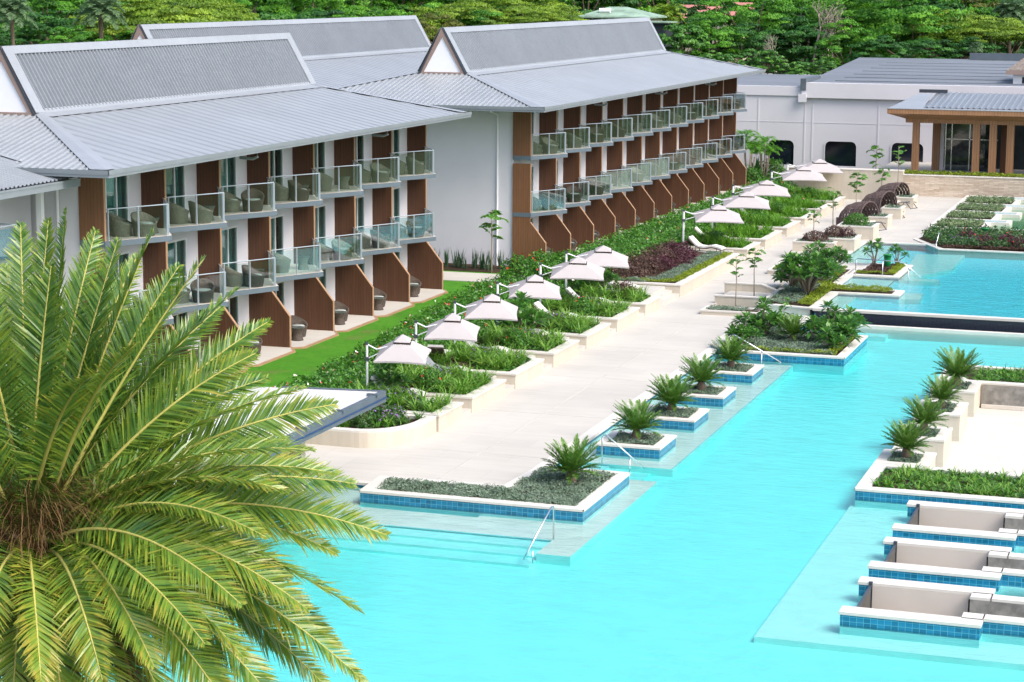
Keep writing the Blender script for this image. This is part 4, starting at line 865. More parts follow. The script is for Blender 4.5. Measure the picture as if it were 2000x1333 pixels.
for i,(x,y) in enumerate(UPOS):
    if y>YW: continue
    row='near row of six' if i<6 else 'far cluster'
    t=tag(link('cantilever_umbrella',None,None,(x,y,.0),R_(17+((i*37)%7-3))),'pale grey square cantilever umbrella over the terrace, %s in the %s'%(ORD[i if i<6 else i-6],row),'umbrella','cantilever umbrellas along the terrace'); z0=.0
    for k,nm in (('canopy','canopy'),('pole','pole'),('arm','arm'),('base','base')):
        o=link(nm,UM[k],t)
        if k=='canopy': o.rotation_euler=(R_(8),R_(1.5),0); o.location=(0,-.0,.0); link('vent_cap',UM['vent'],o); link('rib',UM['rib'],o); o.location=Vector((0,0,2.55))-o.rotation_euler.to_matrix()@Vector((0,0,2.55))
    D=float((np.array([x,y,2.4])-CP)@AF); s=(107,108,108,108,110,107,99,97,95,90,90)[i]/(112*75.5/D); t.scale=(s,s,1.)
# sun loungers
def lounger_mesh():
    pr=[(-.95,.78),(-.55,.40),(-.35,.30),(.0,.27),(.45,.36),(.8,.30),(1.05,.22)]; lo=[(x,z-.09) for x,z in pr]
    f=MB(); f.extr([(x,z) for x,z in lo]+[(x,z-.0) for x,z in [(p[0],p[1]-.03) for p in pr][::-1]],1,-.33,.33); 
    f.tube([(-.5,-.3,.33),(-.5,-.3,0)],.025,5); f.tube([(-.5,.3,.33),(-.5,.3,0)],.025,5); f.tube([(.75,-.3,.28),(.75,-.3,0)],.025,5); f.tube([(.75,.3,.28),(.75,.3,0)],.025,5)
    c=MB(); c.extr([(p[0],p[1]-.03) for p in pr]+[(p[0]+.02,p[1]+.06) for p in pr[::-1]],1,-.31,.31)
    return f.mesh('lounger_frame',['rattan']),c.mesh('cushion',['cushion'])
LF,LCu=lounger_mesh()
LP=[]
for i,(a,b) in enumerate(gaps[:7]): LP.append((-28.0,(a+b)/2,.42,R_(-4+3*(i%3)),'white cushioned sun lounger among the planting under the near umbrellas, %s from the front'%ORD[i]))
LP.append((-27.4,115.9,.5,R_(-8),'curved white sun lounger with raised back beyond the burgundy bed'))
LP+=[(-28.9,77.0,.62,R_(100),'white lounger tilted up behind the second near umbrella')]
for i,(a,b) in enumerate(gaps[8:]): LP.append((-28.4,(a+b)/2,.4,R_(3),'white sun lounger on the far terrace, %s of five between the planters'%ORD[i]))
for x,y,z,rz,lb in LP:
    t=tag(link('sun_lounger',None,None,(x,y,z+.001),rz),lb,'sun lounger','sun loungers on the terrace'); link('lounger_frame',LF,t); link('cushion',LCu,t)
# wicker cabanas with their lounge chairs
def cabana_mesh():
    m=MB(); n=14; L=[(-.78,.80,.80),(-.72,1.08,.95),(-.52,1.32,1.03),(-.15,1.47,1.07),(.3,1.55,1.08),(.72,1.58,1.08)]
    prev=None; rw=.85
    def arch(x,h,wf): return [(x,rw*wf*math.cos(math.pi*j/n)*(1.0 if True else 0),.15+ (h-.15)*(math.sin(math.pi*j/n)**.62)) for j in range(n+1)]
    rings=[arch(x,h,wf) for x,h,wf in L]
    for i,rg in enumerate(rings): m.tube(rg,.03 if i<len(rings)-1 else .045,5)
    fine=[]
    for i in range(len(L)-1):
        for f in np.linspace(0,1,7)[:-1]:
            fine.append([tuple(np.array(rings[i][j])*(1-f)+np.array(rings[i+1][j])*f) for j in range(n+1)])
    fine.append(rings[-1])
    for rg in fine[::1]: m.tube(rg,.013,4,cap=False)
    for j in range(0,n+1):
        for d in (0,.5):
            if j+d>n: continue
            pts=[]
            for rg in rings:
                a=np.array(rg[j]); b=np.array(rg[min(j+1,n)]); pts.append(tuple(a*(1-d)+b*d))
            m.tube(pts,.016,4,cap=False)
    hood=m.mesh('hood',['rattan'])
    w=MB(); 
    for i in range(len(fine)-1):
        for j in range(n):
            if (i+j)%3 and (j<4 or j>n-5 or i>8): w.face([fine[i][j],fine[i][j+1],fine[i+1][j+1],fine[i+1][j]])
    weave=w.mesh('weave',['rattan'])
    s=MB(); s.box(-.9,.7,-.78,.78,.14,.30); s.box(-.9,-.75,-.78,.78,.30,.6); base=s.mesh('base',['rattan'])
    c=MB(); c.box(-.72,.75,-.72,.72,.30,.44); cu=c.mesh('cushion',['cushion'])
    l=MB(); 
    for y in (-.35,.35): l.tube([(.75,y,.36),(1.25,y,.42),(1.62,y,.0)],.028,5); l.tube([(1.55,y,.36),(1.15,y,.40),(.95,y,0)],.024,5); 
    for x,z in ((1.25,.42),(.75,.36),(1.62,.02)): l.tube([(x,-.35,z),(x,.35,z)],.024,5)
    return hood,weave,base,cu,l.mesh('footrest_frame',['dark'])
CB=cabana_mesh()
for i,(px,py) in enumerate(((1683,448),(1721,425),(1747,406))):
    P=at(px,py,.42); t=tag(link('wicker_cabana',None,None,(P[0]-.35,P[1]+.6,.421),R_(-24)),'dark woven hooded cabana daybed on the upper deck, %s'%['nearest of three','middle of three','farthest of three'][i],'cabana','hooded wicker cabanas'); t.scale=(1.15,1.15,1.08)
    for nm,me in zip(('hood','weave','base','cushion','footrest_frame'),CB): 
        o=link(nm,me,t)
# stone planters of the cabana row
CAB=[]
for i,(pr,y0,sh) in enumerate((((1600,493),0,0),((1668,492),0,0),((1706,448),0,0),((1733,437),0,0),((1762,418),0,0))): pass
def cp(px,py,w,d,z1,lb):
    P=at(px,py,.42); planter('deck_planter',lb,P[0]-w,P[0],P[1],P[1]+d,.42,z1,'stone planters on the upper deck','clad',.22); CAB.append((P[0]-w,P[0],P[1],P[1]+d,z1))
cp(1629,494,2.4,1.3,.98,'cream deck planter nearest the path with a round bronze shrub'); cp(1668,492,2.1,2.3,1.14,'cream deck planter with a burgundy and green shrub pair'); cp(1705,469,2.2,2.2,1.2,'cream deck planter with a round green shrub beside the nearest cabana')
cp(1733,447,1.2,1.9,1.14,'small cream deck planter between the near and middle cabanas'); cp(1759,429,1.25,1.9,1.14,'small cream deck planter between the middle and far cabanas'); cp(1783,407,1.25,2.2,1.14,'small cream deck planter beyond the far cabana')
# handrails
def handrail(pts,label,posts,z0s):
    m=MB(); m.tube(pts,.024,8); 
    for p,z in zip(posts,z0s): m.tube([tuple(p),(p[0],p[1],z)],.022,8)
    tag(m.build('handrail',['steel'],None,True),label,'handrail','pool handrails')
x=-17.46; handrail([(x,55.75,-.3),(x,55.75,.66),(x,55.7,.73),(x,55.55,.76),(x,55.4,.72),(x-.15,53.5,-.25)],'steel handrail on the steps before the L shaped planter island',[(x-.02,53.9,-.1)],[-1.0])
q0=at(1175.5,905,-.1); q1=at(1229,905,-.1); y=q0[1]; handrail([(q0[0],y,-.2),(q0[0],y,.78),(q0[0]+.05,y,.84),(q0[0]+.15,y,.85),(q0[0]+1.45,y-.05,-.15)],'steel handrail between the L shaped island and the first square island',[(q0[0]+.95,y,.23)],[-1.])
q0=at(1455,680,-.1); y=85.6; handrail([(q0[0],y,-.2),(q0[0],y,.85),(q0[0]+.06,y,.92),(q0[0]+.2,y,.93),(q0[0]+2.2,y-.05,-.1)],'steel handrail in front of the plumeria peninsula',[(q0[0]+1.35,y,.35)],[-1.])
q0=at(1671,537,UZ); q1=at(1721.5,541,UZ); q2=at(1771,547,UW); handrail([(q0[0],q0[1],UZ-.2),(q0[0],q0[1],UZ+.8),(q0[0]+.05,q0[1],UZ+.85),(q2[0]-.35,q0[1],UZ+.8),(q2[0]+.75,q0[1]-.1,UW+.02)],'long steel handrail across the middle cove of the upper pool',[(q1[0],q0[1],UZ+.82),(q2[0]-.0,q0[1],UZ+.6)],[-.1,-.6])
q0=at(1824,487,UW); handrail([(q0[0],q0[1],UW-.2),(q0[0]+.15,q0[1]+.8,UZ+.75),(q0[0]+.2,q0[1]+.95,UZ+.8),(q0[0]+.2,q0[1]+1.1,UZ+.7),(q0[0]+.2,q0[1]+1.1,UZ)],'steel handrail at the corner of the far flower bed',[(q0[0]+.08,q0[1]+.4,UW+.3)],[UW-.4])
for (px,py,z,h,lb) in ((1733,523,UZ,.75,'tall green plastic pot among small plumeria at the upper pool'),(1512,634,ZI,.5,'green plastic pot half hidden by plumeria on the peninsula'),(1580,572,UZ,.45,'green plastic pot under the bushy plumeria'),(1923,464,UZ,.6,'green plastic pot in the far flower bed')):
    P=at(px,py,z); m=MB().lathe([(.17,0),(.19,h*.6),(.21,h-.06),(.24,h-.05),(.24,h),(.2,h),(.19,h-.08)],16); m.box(-.05,.05,-.2,-.15,.02,.1); tag(m.build('plant_pot',['pot'],None,True,(P[0],P[1],z-.03)),lb,'plant pot','green pots')
# ================================================================ vegetation near the pool
def frond_geo(pts,nl,Lmax,W,vee=.55,sweep=.75,base=.12,twist=None,rg=rng,droop=.25):
    """pinnate leaf along polyline pts (k,3): returns leaflet quads + tint, leaflets in two ranks"""
    pts=np.array(pts,float); seg=np.linalg.norm(np.diff(pts,axis=0),axis=1); cum=np.concatenate([[0],np.cumsum(seg)]); T=cum[-1]
    s=np.linspace(base,1.,nl); P=np.stack([np.interp(s*T,cum,pts[:,i]) for i in range(3)],1); P2=np.stack([np.interp(np.minimum(s+.02,1.)*T,cum,pts[:,i]) for i in range(3)],1); P1=np.stack([np.interp((s-.02)*T,cum,pts[:,i]) for i in range(3)],1)
    tan=unit(P2-P1); up=np.array([0,0,1.]) if twist is None else np.array(twist,float)
    side=unit(np.cross(tan,np.broadcast_to(up,tan.shape))); nor=np.cross(side,tan)
    prof=np.clip(np.sin(np.pi*np.clip((s-base)/(1-base)*.86+.12,0,1))**.7,.15,1)
    Q=[];Tn=[]
    for sg in (1,-1):
        f=(s-base)/(1-base); sw=(sweep+.35*f)[:,None]*rg.uniform(.85,1.15,(nl,1))
        ve=(vee*(1-.4*f))[:,None]+rg.normal(0,.13,(nl,1)); d=unit(side*sg+tan*sw+nor*ve); L=(Lmax*prof*rg.uniform(.85,1.1,nl))[:,None]
        w=W*rg.uniform(.8,1.15,(nl,1)); dn=np.array([0,0,-1.])*droop*rg.uniform(.5,1.6,(nl,1))
        wd=unit(np.cross(d,nor*1.0+side*.2+rg.normal(0,.38,(nl,3))))
        a=P; b=P+d*L*.5+dn*L*.12; c=P+d*L+dn*L*.45
        Q.append(np.stack([a-wd*w*.35,a+wd*w*.35,b+wd*w*.5,b-wd*w*.5],1)); Q.append(np.stack([b-wd*w*.5,b+wd*w*.5,c+wd*w*.06,c-wd*w*.06],1))
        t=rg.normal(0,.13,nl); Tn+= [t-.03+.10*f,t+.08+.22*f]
    return np.concatenate(Q),np.concatenate(Tn)
def bez(a,b,c,n=14):
    t=np.linspace(0,1,n)[:,None]; return (1-t)**2*np.array(a)+2*t*(1-t)*np.array(b)+t*t*np.array(c)
# ---- foreground date palm
def big_palm():
    D0=27.; C=atd(62,1040,D0); g=tag(empty('date_palm',(C[0],C[1],0)),'big date palm with arching green fronds in the near left foreground','palm tree'); L=(-C[0],-C[1],0)
    t=MB(); n=9; zt=C[2]-.15; rr=[.42+.05*math.sin(i*2.1) for i in range(n)]; t.tube([(C[0]+.05*math.sin(i),C[1],zt*i/(n-1)) for i in range(n)],rr,14); 
    rg=np.random.default_rng(3); tk=t.build('trunk',['bark'],g,True,loc=L)
    # old leaf-base stubs round the head
    st=MB()
    for k in range(95):
        a=k*2.399; z=C[2]-.05-k*.024; r=.30+.03*math.sin(k); u=np.array([math.cos(a),math.sin(a),0]); p=np.array([C[0],C[1],z])+u*r; e=.55+.006*k
        st.tube([p,p+u*.16*e+np.array([0,0,.10]),p+u*.30*e+np.array([0,0,.20*(1-k/130)])],[.085,.06,.03],5)
    st.build('leaf_bases',['bark'],tk,False,loc=(0,0,0))
    tips=[]   # (tip px,py, depth offset, arch lift, yellow)
    hero=[(128,412,.6,.3,.05),(40,440,1.0,.2,.0),(186,452,1.4,.35,.05),(300,448,.3,.45,.12),(268,500,1.6,.4,.0),(398,505,-.2,.5,.12),(330,560,1.5,.6,.05),(462,566,.5,.65,.1),(525,628,1.0,.75,.15),(447,690,1.9,.7,.05),(592,758,.2,.85,.3),(655,790,1.2,.8,.2),(95,430,.2,.35,.05),(230,470,.8,.4,.05),(350,520,.6,.5,.05),(430,600,1.2,.6,.1),(500,690,.4,.75,.2),(-20,520,.5,.4,.05),(160,520,1.9,.4,.0),(265,672,-1.9,1.0,.35),(178,735,-2.2,1.1,.3),(655,925,-.2,1.15,.4),(690,945,.8,1.0,.3),(755,1045,.3,1.25,.3),(640,1010,1.4,1.1,.2),(705,1195,-.2,1.45,.35),(565,1130,1.3,1.2,.25),(400,1258,-2.1,1.1,.45),(710,1330,-.3,1.6,.4),(640,1345,.5,1.4,.3),(560,1400,-.6,1.5,.4),(470,1420,-1.1,1.4,.45),(350,1440,-1.5,1.3,.45),(250,1460,-1.8,1.2,.5),(130,1470,-2.,1.1,.5),(20,1460,-2.0,1.1,.5),(300,1400,.5,1.2,.3),(430,1330,.9,1.3,.3),
          (-80,430,.8,.3,.0),(-200,480,.6,.5,.1),(-330,560,.4,.7,.1),(-420,700,.3,.9,.2),(-500,860,.2,1.1,.3),(-560,1020,.1,1.2,.3),(-540,1180,.0,1.4,.4),(-430,1330,-.6,1.5,.4),(-280,1440,-1.3,1.4,.5),(-120,1480,-1.7,1.3,.5),(-60,560,-1.0,.7,.2),(-180,720,-1.8,1.,.3),(70,600,2.2,.5,.0),(-150,640,2.,.7,.1),(210,560,2.3,.6,.0),(420,800,2.2,.9,.1),(610,880,-.8,1.1,.35),(560,960,-.9,1.2,.35),(655,1080,.2,1.3,.3),(600,1190,-.7,1.4,.35),(520,1050,-1.5,1.2,.4),(470,1180,-1.6,1.3,.4),(660,1260,.1,1.5,.35),(560,1270,.6,1.4,.3),(480,1290,-1.0,1.4,.4),(200,1330,-2.2,1.1,.5),(80,1330,-2.3,1.,.5),(-60,1300,-2.1,1.1,.5),(300,1300,-1.9,1.2,.45),(230,800,1.2,.8,.15),(380,700,1.1,.8,.15),(520,740,1.5,.85,.15),(100,520,-.5,.6,.1),(10,520,1.6,.5,.1),(560,860,1.8,1.,.2),(350,980,2.4,1.,.1)]
    up=np.array([0,0,1.])
    for k,(px,py,dd,lift,yel) in enumerate(hero):
        tip=atd(px,py,D0+dd) if False else (CP+ray(px,py)*(D0+dd)); u=np.array([math.cos(k*2.4),math.sin(k*2.4),0])*.12; a=np.array([C[0],C[1],C[2]-.1-.2*lift])+u
        v=tip-a; ln=np.linalg.norm(v); sc=min(1.,4.7/ln); tip=a+v*sc
        hv=np.array([v[0],v[1],0]); hv=hv/(np.linalg.norm(hv)+1e-6)
        ctl=a+(tip-a)*.42+up*lift*.95-AF*0.0
        P=bez(a,ctl,tip,18); camdir=unit(CP-C)
        # plane of the blade turned part way to a natural roll
        roll=rg.normal(0,.35); nrm=unit(up*.8+camdir*.5+hv*.1+np.cross(up,hv)*roll*1.2)
        Q,T=frond_geo(P,136,.56+.03*rg.normal(),.028,.50,.78,.14,nrm,rg,.26)
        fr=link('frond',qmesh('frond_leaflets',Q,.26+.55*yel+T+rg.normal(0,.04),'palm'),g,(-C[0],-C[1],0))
        m=MB(); m.tube([tuple(q) for q in P],[.034*(1-.9*i/17)+.004 for i in range(18)],5); rc=m.build('rachis',['rachis'],fr,True)
    dr=[]
    for k in range(16):   # dry hanging fronds and fibres under the head
        a=k*2.399+.4; h=np.array([math.cos(a),math.sin(a),0]); b=np.array([C[0],C[1],C[2]-.45])+h*.3; ln=rg.uniform(1.6,3.0); tp=b+h*ln*.5-up*ln; P=bez(b,b+h*ln*.45+up*.15,tp,12)
        Q,T=frond_geo(P,46,.42,.022,.2,.8,.2,None,rg,.6); dr.append((Q,T))
        m=MB(); m.tube([tuple(q) for q in P],[.04*(1-.8*i/11) for i in range(12)],5); m.build('petiole',['rachisbase'],tk)
    d=link('dry_fronds',qmesh('dry_fronds',np.concatenate([q for q,_ in dr]),np.concatenate([t for _,t in dr])*1.2+.5,'palmdry'),tk)
    n=2200; a=rg.uniform(0,6.283,n); base=np.stack([C[0]+.35*np.cos(a),C[1]+.35*np.sin(a),C[2]+rg.uniform(-.7,.55,n)],1)
    Q=blades(base,a+rg.normal(0,.4,n),rg.uniform(.1,1.3,n),rg.uniform(.4,1.4,n),.012,rg.uniform(.6,2.2,n)); link('flower_stalks',qmesh('flower_stalks',Q,np.tile(rg.uniform(.2,.9,n),3),'palmdry'),tk)
big_palm()
# ---- cycads
def cycad_mesh(sd,nf=58,Lf=.98):
    rg=np.random.default_rng(sd); Qs=[];Ts=[]
    for k in range(nf):
        a=k*2.399+rg.normal(0,.12); f=k/nf; el=1.25-1.15*f+rg.normal(0,.07); h=np.array([math.cos(a),math.sin(a),0]); L=Lf*(.78+.28*math.sin(math.pi*min(1,f+.25)))*rg.uniform(.92,1.08)
        b=np.array([0,0,.30])+h*.06; ctl=b+(h*math.cos(el)+np.array([0,0,math.sin(el)]))*L*.6; tp=b+h*L*(.45+.5*f**.8)+np.array([0,0,L*(math.sin(el)*.92-.06-.16*f*f)])
        Q,T=frond_geo(bez(b,ctl,tp,9),34,.145,.020,.45,.85,.10,None,rg,.03); Qs.append(Q); Ts.append(T+.38+.25*(1-f)+rg.normal(0,.06))
        P=bez(b,ctl,tp,5); s=np.array([-math.sin(a),math.cos(a),0])*.012
        Qs.append(np.stack([np.stack([P[i]-s,P[i]+s,P[i+1]+s*.6,P[i+1]-s*.6]) for i in range(4)])); Ts.append(np.full(4,.75))
    return qmesh('cycad_crown',np.concatenate(Qs),np.concatenate(Ts),'cycad')
CY=[cycad_mesh(s) for s in (11,12,13)]; CYT=MB().lathe([(.12,-.05),(.14,.08),(.13,.22),(.09,.32),(.03,.36)],12).mesh('cycad_trunk',['bark'],True)
def cycad(x,y,z,lb,i,sc=1.,grp=None):
    t=tag(link('cycad',None,None,(x,y,z),i*1.3,sc),lb,'cycad',grp); link('crown',CY[i%3],t); link('trunk',CYT,t)
cycad(-18.5,60.9,ZI-.06,'large cycad with spiky dark fronds on the L shaped silver planter island',0,1.24)
for i,(a,b) in enumerate(ISL): cycad(-18.25,(a+b)/2+.05,ZI-.05,'spiky cycad on the %s blue tiled square island from the front'%ORD[i],i+1,(1.2,1.26,1.22,1.16)[i],'cycads on the square pool islands')
for i,(a,b) in enumerate(CUB): cycad(-9.2,(a+b)/2,ZI-.03,'spiky cycad in the %s cream cube planter from the front'%ORD[i],i+2,(1.12,1.12,1.05,1.32)[i],'cycads in the cream cubes')
P=at(1547,662,.3); cycad(P[0],P[1],ZI-.05,'broad cycad in the middle of the plumeria peninsula',1,1.05)
# ---- ground covers (uncountable)
def inpoly(p,x,y):
    c=np.zeros(len(x),bool); n=len(p)
    for i in range(n):
        x1,y1=p[i]; x2,y2=p[(i+1)%n]; k=((y1>y)!=(y2>y))&(x<(x2-x1)*(y-y1)/(y2-y1+1e-12)+x1); c^=k
    return c
def scatter(poly,n,sd=0):
    rg=np.random.default_rng(sd); p=np.array(poly); lo,hi=p.min(0),p.max(0); k=int(n*(hi-lo).prod()); x=rg.uniform(lo[0],hi[0],k); y=rg.uniform(lo[1],hi[1],k); m=inpoly(poly,x,y); return x[m],y[m],rg
def cover(name,poly,z,mat,dens=420,h=.16,L=.085,label='',sd=1,flat=.7,W=.5):
    x,y,rg=scatter(poly,dens,sd); n=len(x)
    hgt=h*(.45+.55*(np.sin(x*5.1+sd)*np.sin(y*4.3+sd*2)*.5+.5))+rg.uniform(-.03,.03,n)
    c=np.stack([x,y,z+np.maximum(.01,hgt)*rg.uniform(.55,1.,n)],1); Q=leaves(c,np.tile([0,0,1.],(n,1)),L,L*W,flat)
    o=link(name,qmesh(name,Q,.45+.3*(np.sin(x*2.3)*np.cos(y*2.9))*.6+rg.normal(0,.16,n),mat)); o['kind']='stuff'; o['label']=label or 'low leafy ground cover'; return o
def rect(x0,x1,y0,y1): return [(x0,y0),(x1,y0),(x1,y1),(x0,y1)]
cover('ground_cover',[(-23.85,57.9),(-17.45,57.9),(-17.45,62.4),(-19.9,62.45),(-20.05,59.45),(-23.95,59.35)],ZI-.1,'silver',1100,.22,.075,'silvery ground cover on the L shaped planter island',3)
for i,(a,b) in enumerate(ISL): cover('ground_cover',rect(-19.02,-17.44,a+.3,b-.3),ZI-.1,'silver',1100,.24,.075,'silvery ground cover round the cycad on a square island',i+5)
for i,(a,b) in enumerate(CUB): cover('ground_cover',rect(-9.72,-8.7,a+.33,b-.33),ZI-.1,'silver',1000,.18,.08,'grey green cover in a cream cube planter',i+15)
cover('ground_cover',[(-18.7,86.3),(-14.9,86.3),(-14.9,91.4),(-18.0,91.4),(-18.0,96.1),(-19.9,96.5),(-20,91),(-19.8,87.6)],ZI-.1,'silver',800,.24,.085,'silvery cover on the plumeria peninsula',20)
def strip(name,pts,w,z,mat,lb,sd,h=.26,dens=1000):
    for k in range(1): pass
    pts=np.array(pts,float); a=[];b=[]
    for i in range(len(pts)):
        d=pts[min(i+1,len(pts)-1)]-pts[max(i-1,0)]; d/=np.linalg.norm(d); n=np.array([-d[1],d[0]])*w/2; a.append(tuple(pts[i]+n)); b.append(tuple(pts[i]-n))
    return cover(name,a+b[::-1],z,mat,dens,h,.075,lb,sd,.9)
strip('ground_cover',[(-19.7,86.6),(-18.3,86.5),(-15,86.5),(-15,91.2)],.55,ZI-.08,'lime','yellow green border of the plumeria peninsula',21)
strip('ground_cover',[(-18.3,97.9),(-18.3,104.8)],.7,UZ-.04,'lime','lime green mounds along the raised plumeria bed',22,.3)
strip('ground_cover',[(-18.6,103.8),(-15.1,103.8)],1.2,UZ-.04,'lime','lime green mounds on the finger bed between the coves',23,.34)
strip('ground_cover',[(-18.8,105),(-18.9,111.5)],.6,UZ-.04,'lime','lime green edging beside the middle cove',24,.3)
strip('ground_cover',[(-17.9,110.3),(-16.1,110.3),(-16.1,114.2)],.5,UZ-.04,'lime','lime green edging of the bed with the green pot',25,.25)
cover('ground_cover',rect(-20.3,-18.8,98.3,111.4),UZ-.06,'silver',500,.25,.09,'silvery cover under the bushy plumeria',26)
cover('ground_cover',rect(-17.75,-16.1,110.2,114.3),UZ-.06,'brownleaf',600,.16,.09,'bronze and green cover in the bed with the green pot',27)
cover('ground_cover',rect(-22.1,-21.15,108.6,111.4),.6,'lime',900,.2,.08,'lime ground cover in the white planter box',28)
cover('ground_cover',rect(-22.8,-20.9,96.65,97.7),.15,'silver',1000,.2,.07,'grey green cover round the sapling in the low box',29)
for i,(a,b) in enumerate([(-17,0)]): pass
for i in range(4):
    y=YS[i]; cover('ground_cover',rect(-16.6,XE[i]-.05,y+.1,y+3.2),Zs-.12,'olivecover',420,.42,.13,'olive mounded cover on the spa terrace',30+i)
cover('ground_cover',[(-15.0,122.6),(11.5,122.6),(11.5,123.1),(-15.0,123.1)],UZ-.0,'brownleaf',700,.3,.10,'brownish edging of the far flower bed',36)
cover('ground_cover',[(-22.2,YW+.5),(8,YW+.5),(8,YW+2.3),(-22.2,YW+2.3)],aty(1775,343,YW)[2]-.05,'lime',260,.34,.13,'lime green strip of cover along the top of the ledgestone wall',37)
MB().box(-22.6,8,YW+.5,YW+2.6,.3,aty(1775,343,YW)[2]-.08).build('wall_top_soil',['soil'])['kind']='structure'
for i,(x0,x1,y0,y1,z) in enumerate(CAB): cover('ground_cover',rect(x0+.15,x1-.15,y0+.15,y1-.15),z-.1,'silver',420,.2,.11,'grey green cover in a deck planter',40+i)
# ---- strap-leaf beds
def tufts(name,poly,z,dens,mat,label,sd,L=.5,nb=20,W=.022,zf=None,droop=1.5,tint=.45):
    x,y,rg=scatter(poly,dens,sd); n=len(x); zz=np.array([zf(a,b) for a,b in zip(x,y)]) if zf else np.full(n,z)
    base=np.repeat(np.stack([x,y,zz],1),nb,0)+rg.normal(0,.03,(n*nb,3))*[1,1,0]; az=rg.uniform(0,6.283,n*nb); el=rg.uniform(.75,1.45,n*nb); Ls=L*rg.uniform(.6,1.15,n*nb)
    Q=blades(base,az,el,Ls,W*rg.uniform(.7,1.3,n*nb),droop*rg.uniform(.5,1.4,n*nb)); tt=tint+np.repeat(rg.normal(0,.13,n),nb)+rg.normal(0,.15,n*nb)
    o=link(name,qmesh(name,Q,np.concatenate([tt-.12,tt,tt+.15]),mat)); o['kind']='stuff'; o['label']=label; return o
for i,(x0,x1,y0,y1,z) in enumerate(BEDS[:13]):
    far=i>=7; mt='grassy' if far else 'strap'
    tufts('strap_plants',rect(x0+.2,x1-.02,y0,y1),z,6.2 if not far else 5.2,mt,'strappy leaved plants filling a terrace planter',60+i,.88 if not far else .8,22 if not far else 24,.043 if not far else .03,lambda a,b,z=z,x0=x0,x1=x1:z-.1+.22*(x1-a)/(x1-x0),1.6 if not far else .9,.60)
    cover('ground_cover',rect(x0,x1-.0,y0,y1),z-.12,'hedge' if not far else 'grassy',140,.25,.16,'low leaves under the strappy plants',80+i)
shrub_later=1
tufts('strap_plants',[(-30.5,64.5),(-28.2,64.4),(-26.4,64.9),(-25.75,66.8),(-30.5,66.8)],.48,9,'strap','strappy plants in the rounded planter',75,.55,18,.034)
tufts('strap_plants',rect(-9.6,11.5,63.5,66.3),ZI-.12,6.5,'strap','strappy striped plants in the right hand pool planter',76,.5,18,.03,None,1.9,.55)
tufts('strap_plants',rect(-8.8,11.5,82.7,85.4),ZI-.12,5,'strap','grassy plants behind the courtyard wall',77,.45,16,.03,None,1.7,.4)
cover('ground_cover',rect(-9.6,11.5,63.5,66.3),ZI-.12,'hedge',130,.22,.14,'dark leaves below the strappy plants at right',97)
cover('ground_cover',rect(-8.8,11.5,82.7,85.4),ZI-.12,'hedge',130,.22,.14,'dark leaves in the far right planter',98)
# ---- shrub prototypes: leafy domes
def dome(nm,mat,n,L,sd,rx=1.,ry=1.,rz=.8,z0=.0,lump=.16,W=.5,flat=.75,inner=.55,tint=.45):
    rg=np.random.default_rng(sd); d=rdir(n); d[:,2]=np.abs(d[:,2])*1.0-.12; d=unit(d); r=rg.uniform(inner,1,n)**.5
    k=1+lump*(np.sin(d[:,0]*5+sd)*np.cos(d[:,1]*6+sd*1.7)+.6*np.sin(d[:,2]*9+d[:,0]*7+sd)); c=d*(r*k)[:,None]*[rx,ry,rz]+[0,0,z0]
    c[:,2]=np.maximum(c[:,2],.03); return qmesh(nm,leaves(c,d*.8+np.array([0,0,.45]),L,L*W,flat),tint+.22*(k-1)/max(lump,.01)*.5+rg.normal(0,.2,n),mat)
SH={'hib':[dome('shrub_leaves','hedge',1500,.125,s,.75,.75,.85,.1) for s in (1,2,3)],'burg':[dome('shrub_leaves','burg',1300,.11,s,.8,.8,.75,.1) for s in (4,5)],'bronze':[dome('shrub_leaves','brownleaf',1500,.11,s,.85,.85,.75,.1) for s in (6,7)],'ruel':[dome('shrub_leaves','ruel',1300,.13,s,.7,.7,.62,.05,W=.28) for s in (8,9)],'round':[dome('shrub_leaves','hedge',1500,.10,10,.7,.7,.6,.1,.05)],'rbronze':[dome('shrub_leaves','brownleaf',1400,.10,14,.7,.7,.6,.1,.05)]}
STEM=MB(); 
for k in range(6): STEM.tube([(0,0,-.15),(.12*math.cos(k),.12*math.sin(k),.3),(.35*math.cos(k*1.05),.35*math.sin(k*1.05),.62)],[.03,.022,.01],5)
STEM=STEM.mesh('stems',['bark'])
def petals(n,mat,sd,rx,rz,s,z0=.1):
    rg=np.random.default_rng(sd); d=rdir(n); d[:,2]=np.abs(d[:,2]); d=unit(d+[.25,-.35,.2]); m=MB()
    for q in d:
        c=q*[rx,rx,rz]*1.04+[0,0,z0]; u=unit(np.cross(q,[0,0,1.])); v=np.cross(u,q)
        for j in range(5):
            a=j*1.2566; b=a+.63; e=a-.63; w=lambda t,r:tuple(c+s*r*(math.cos(t)*u+math.sin(t)*v)+q*s*.3*r)
            m.face([tuple(c),w(e,.6),w(a,1.),w(b,.6)])
    return m.mesh('flowers',[mat])
FLW={'red':petals(6,'flowerred',1,.75,.85,.065),'purple':petals(40,'flowerpurple',2,.7,.62,.034,.05),'white':petals(8,'flowerwhite',3,.75,.85,.07)}
def shrub(kind,x,y,z,lb,i=0,sc=1.,fl=None,grp=None,name='shrub',cat='shrub'):
    t=tag(link(name,None,None,(x,y,z),i*2.1,sc),lb,cat,grp); link('foliage',SH[kind][i%len(SH[kind])],t); link('stems',STEM,t)
    if fl: link('flowers',FLW[fl],t)
    return t
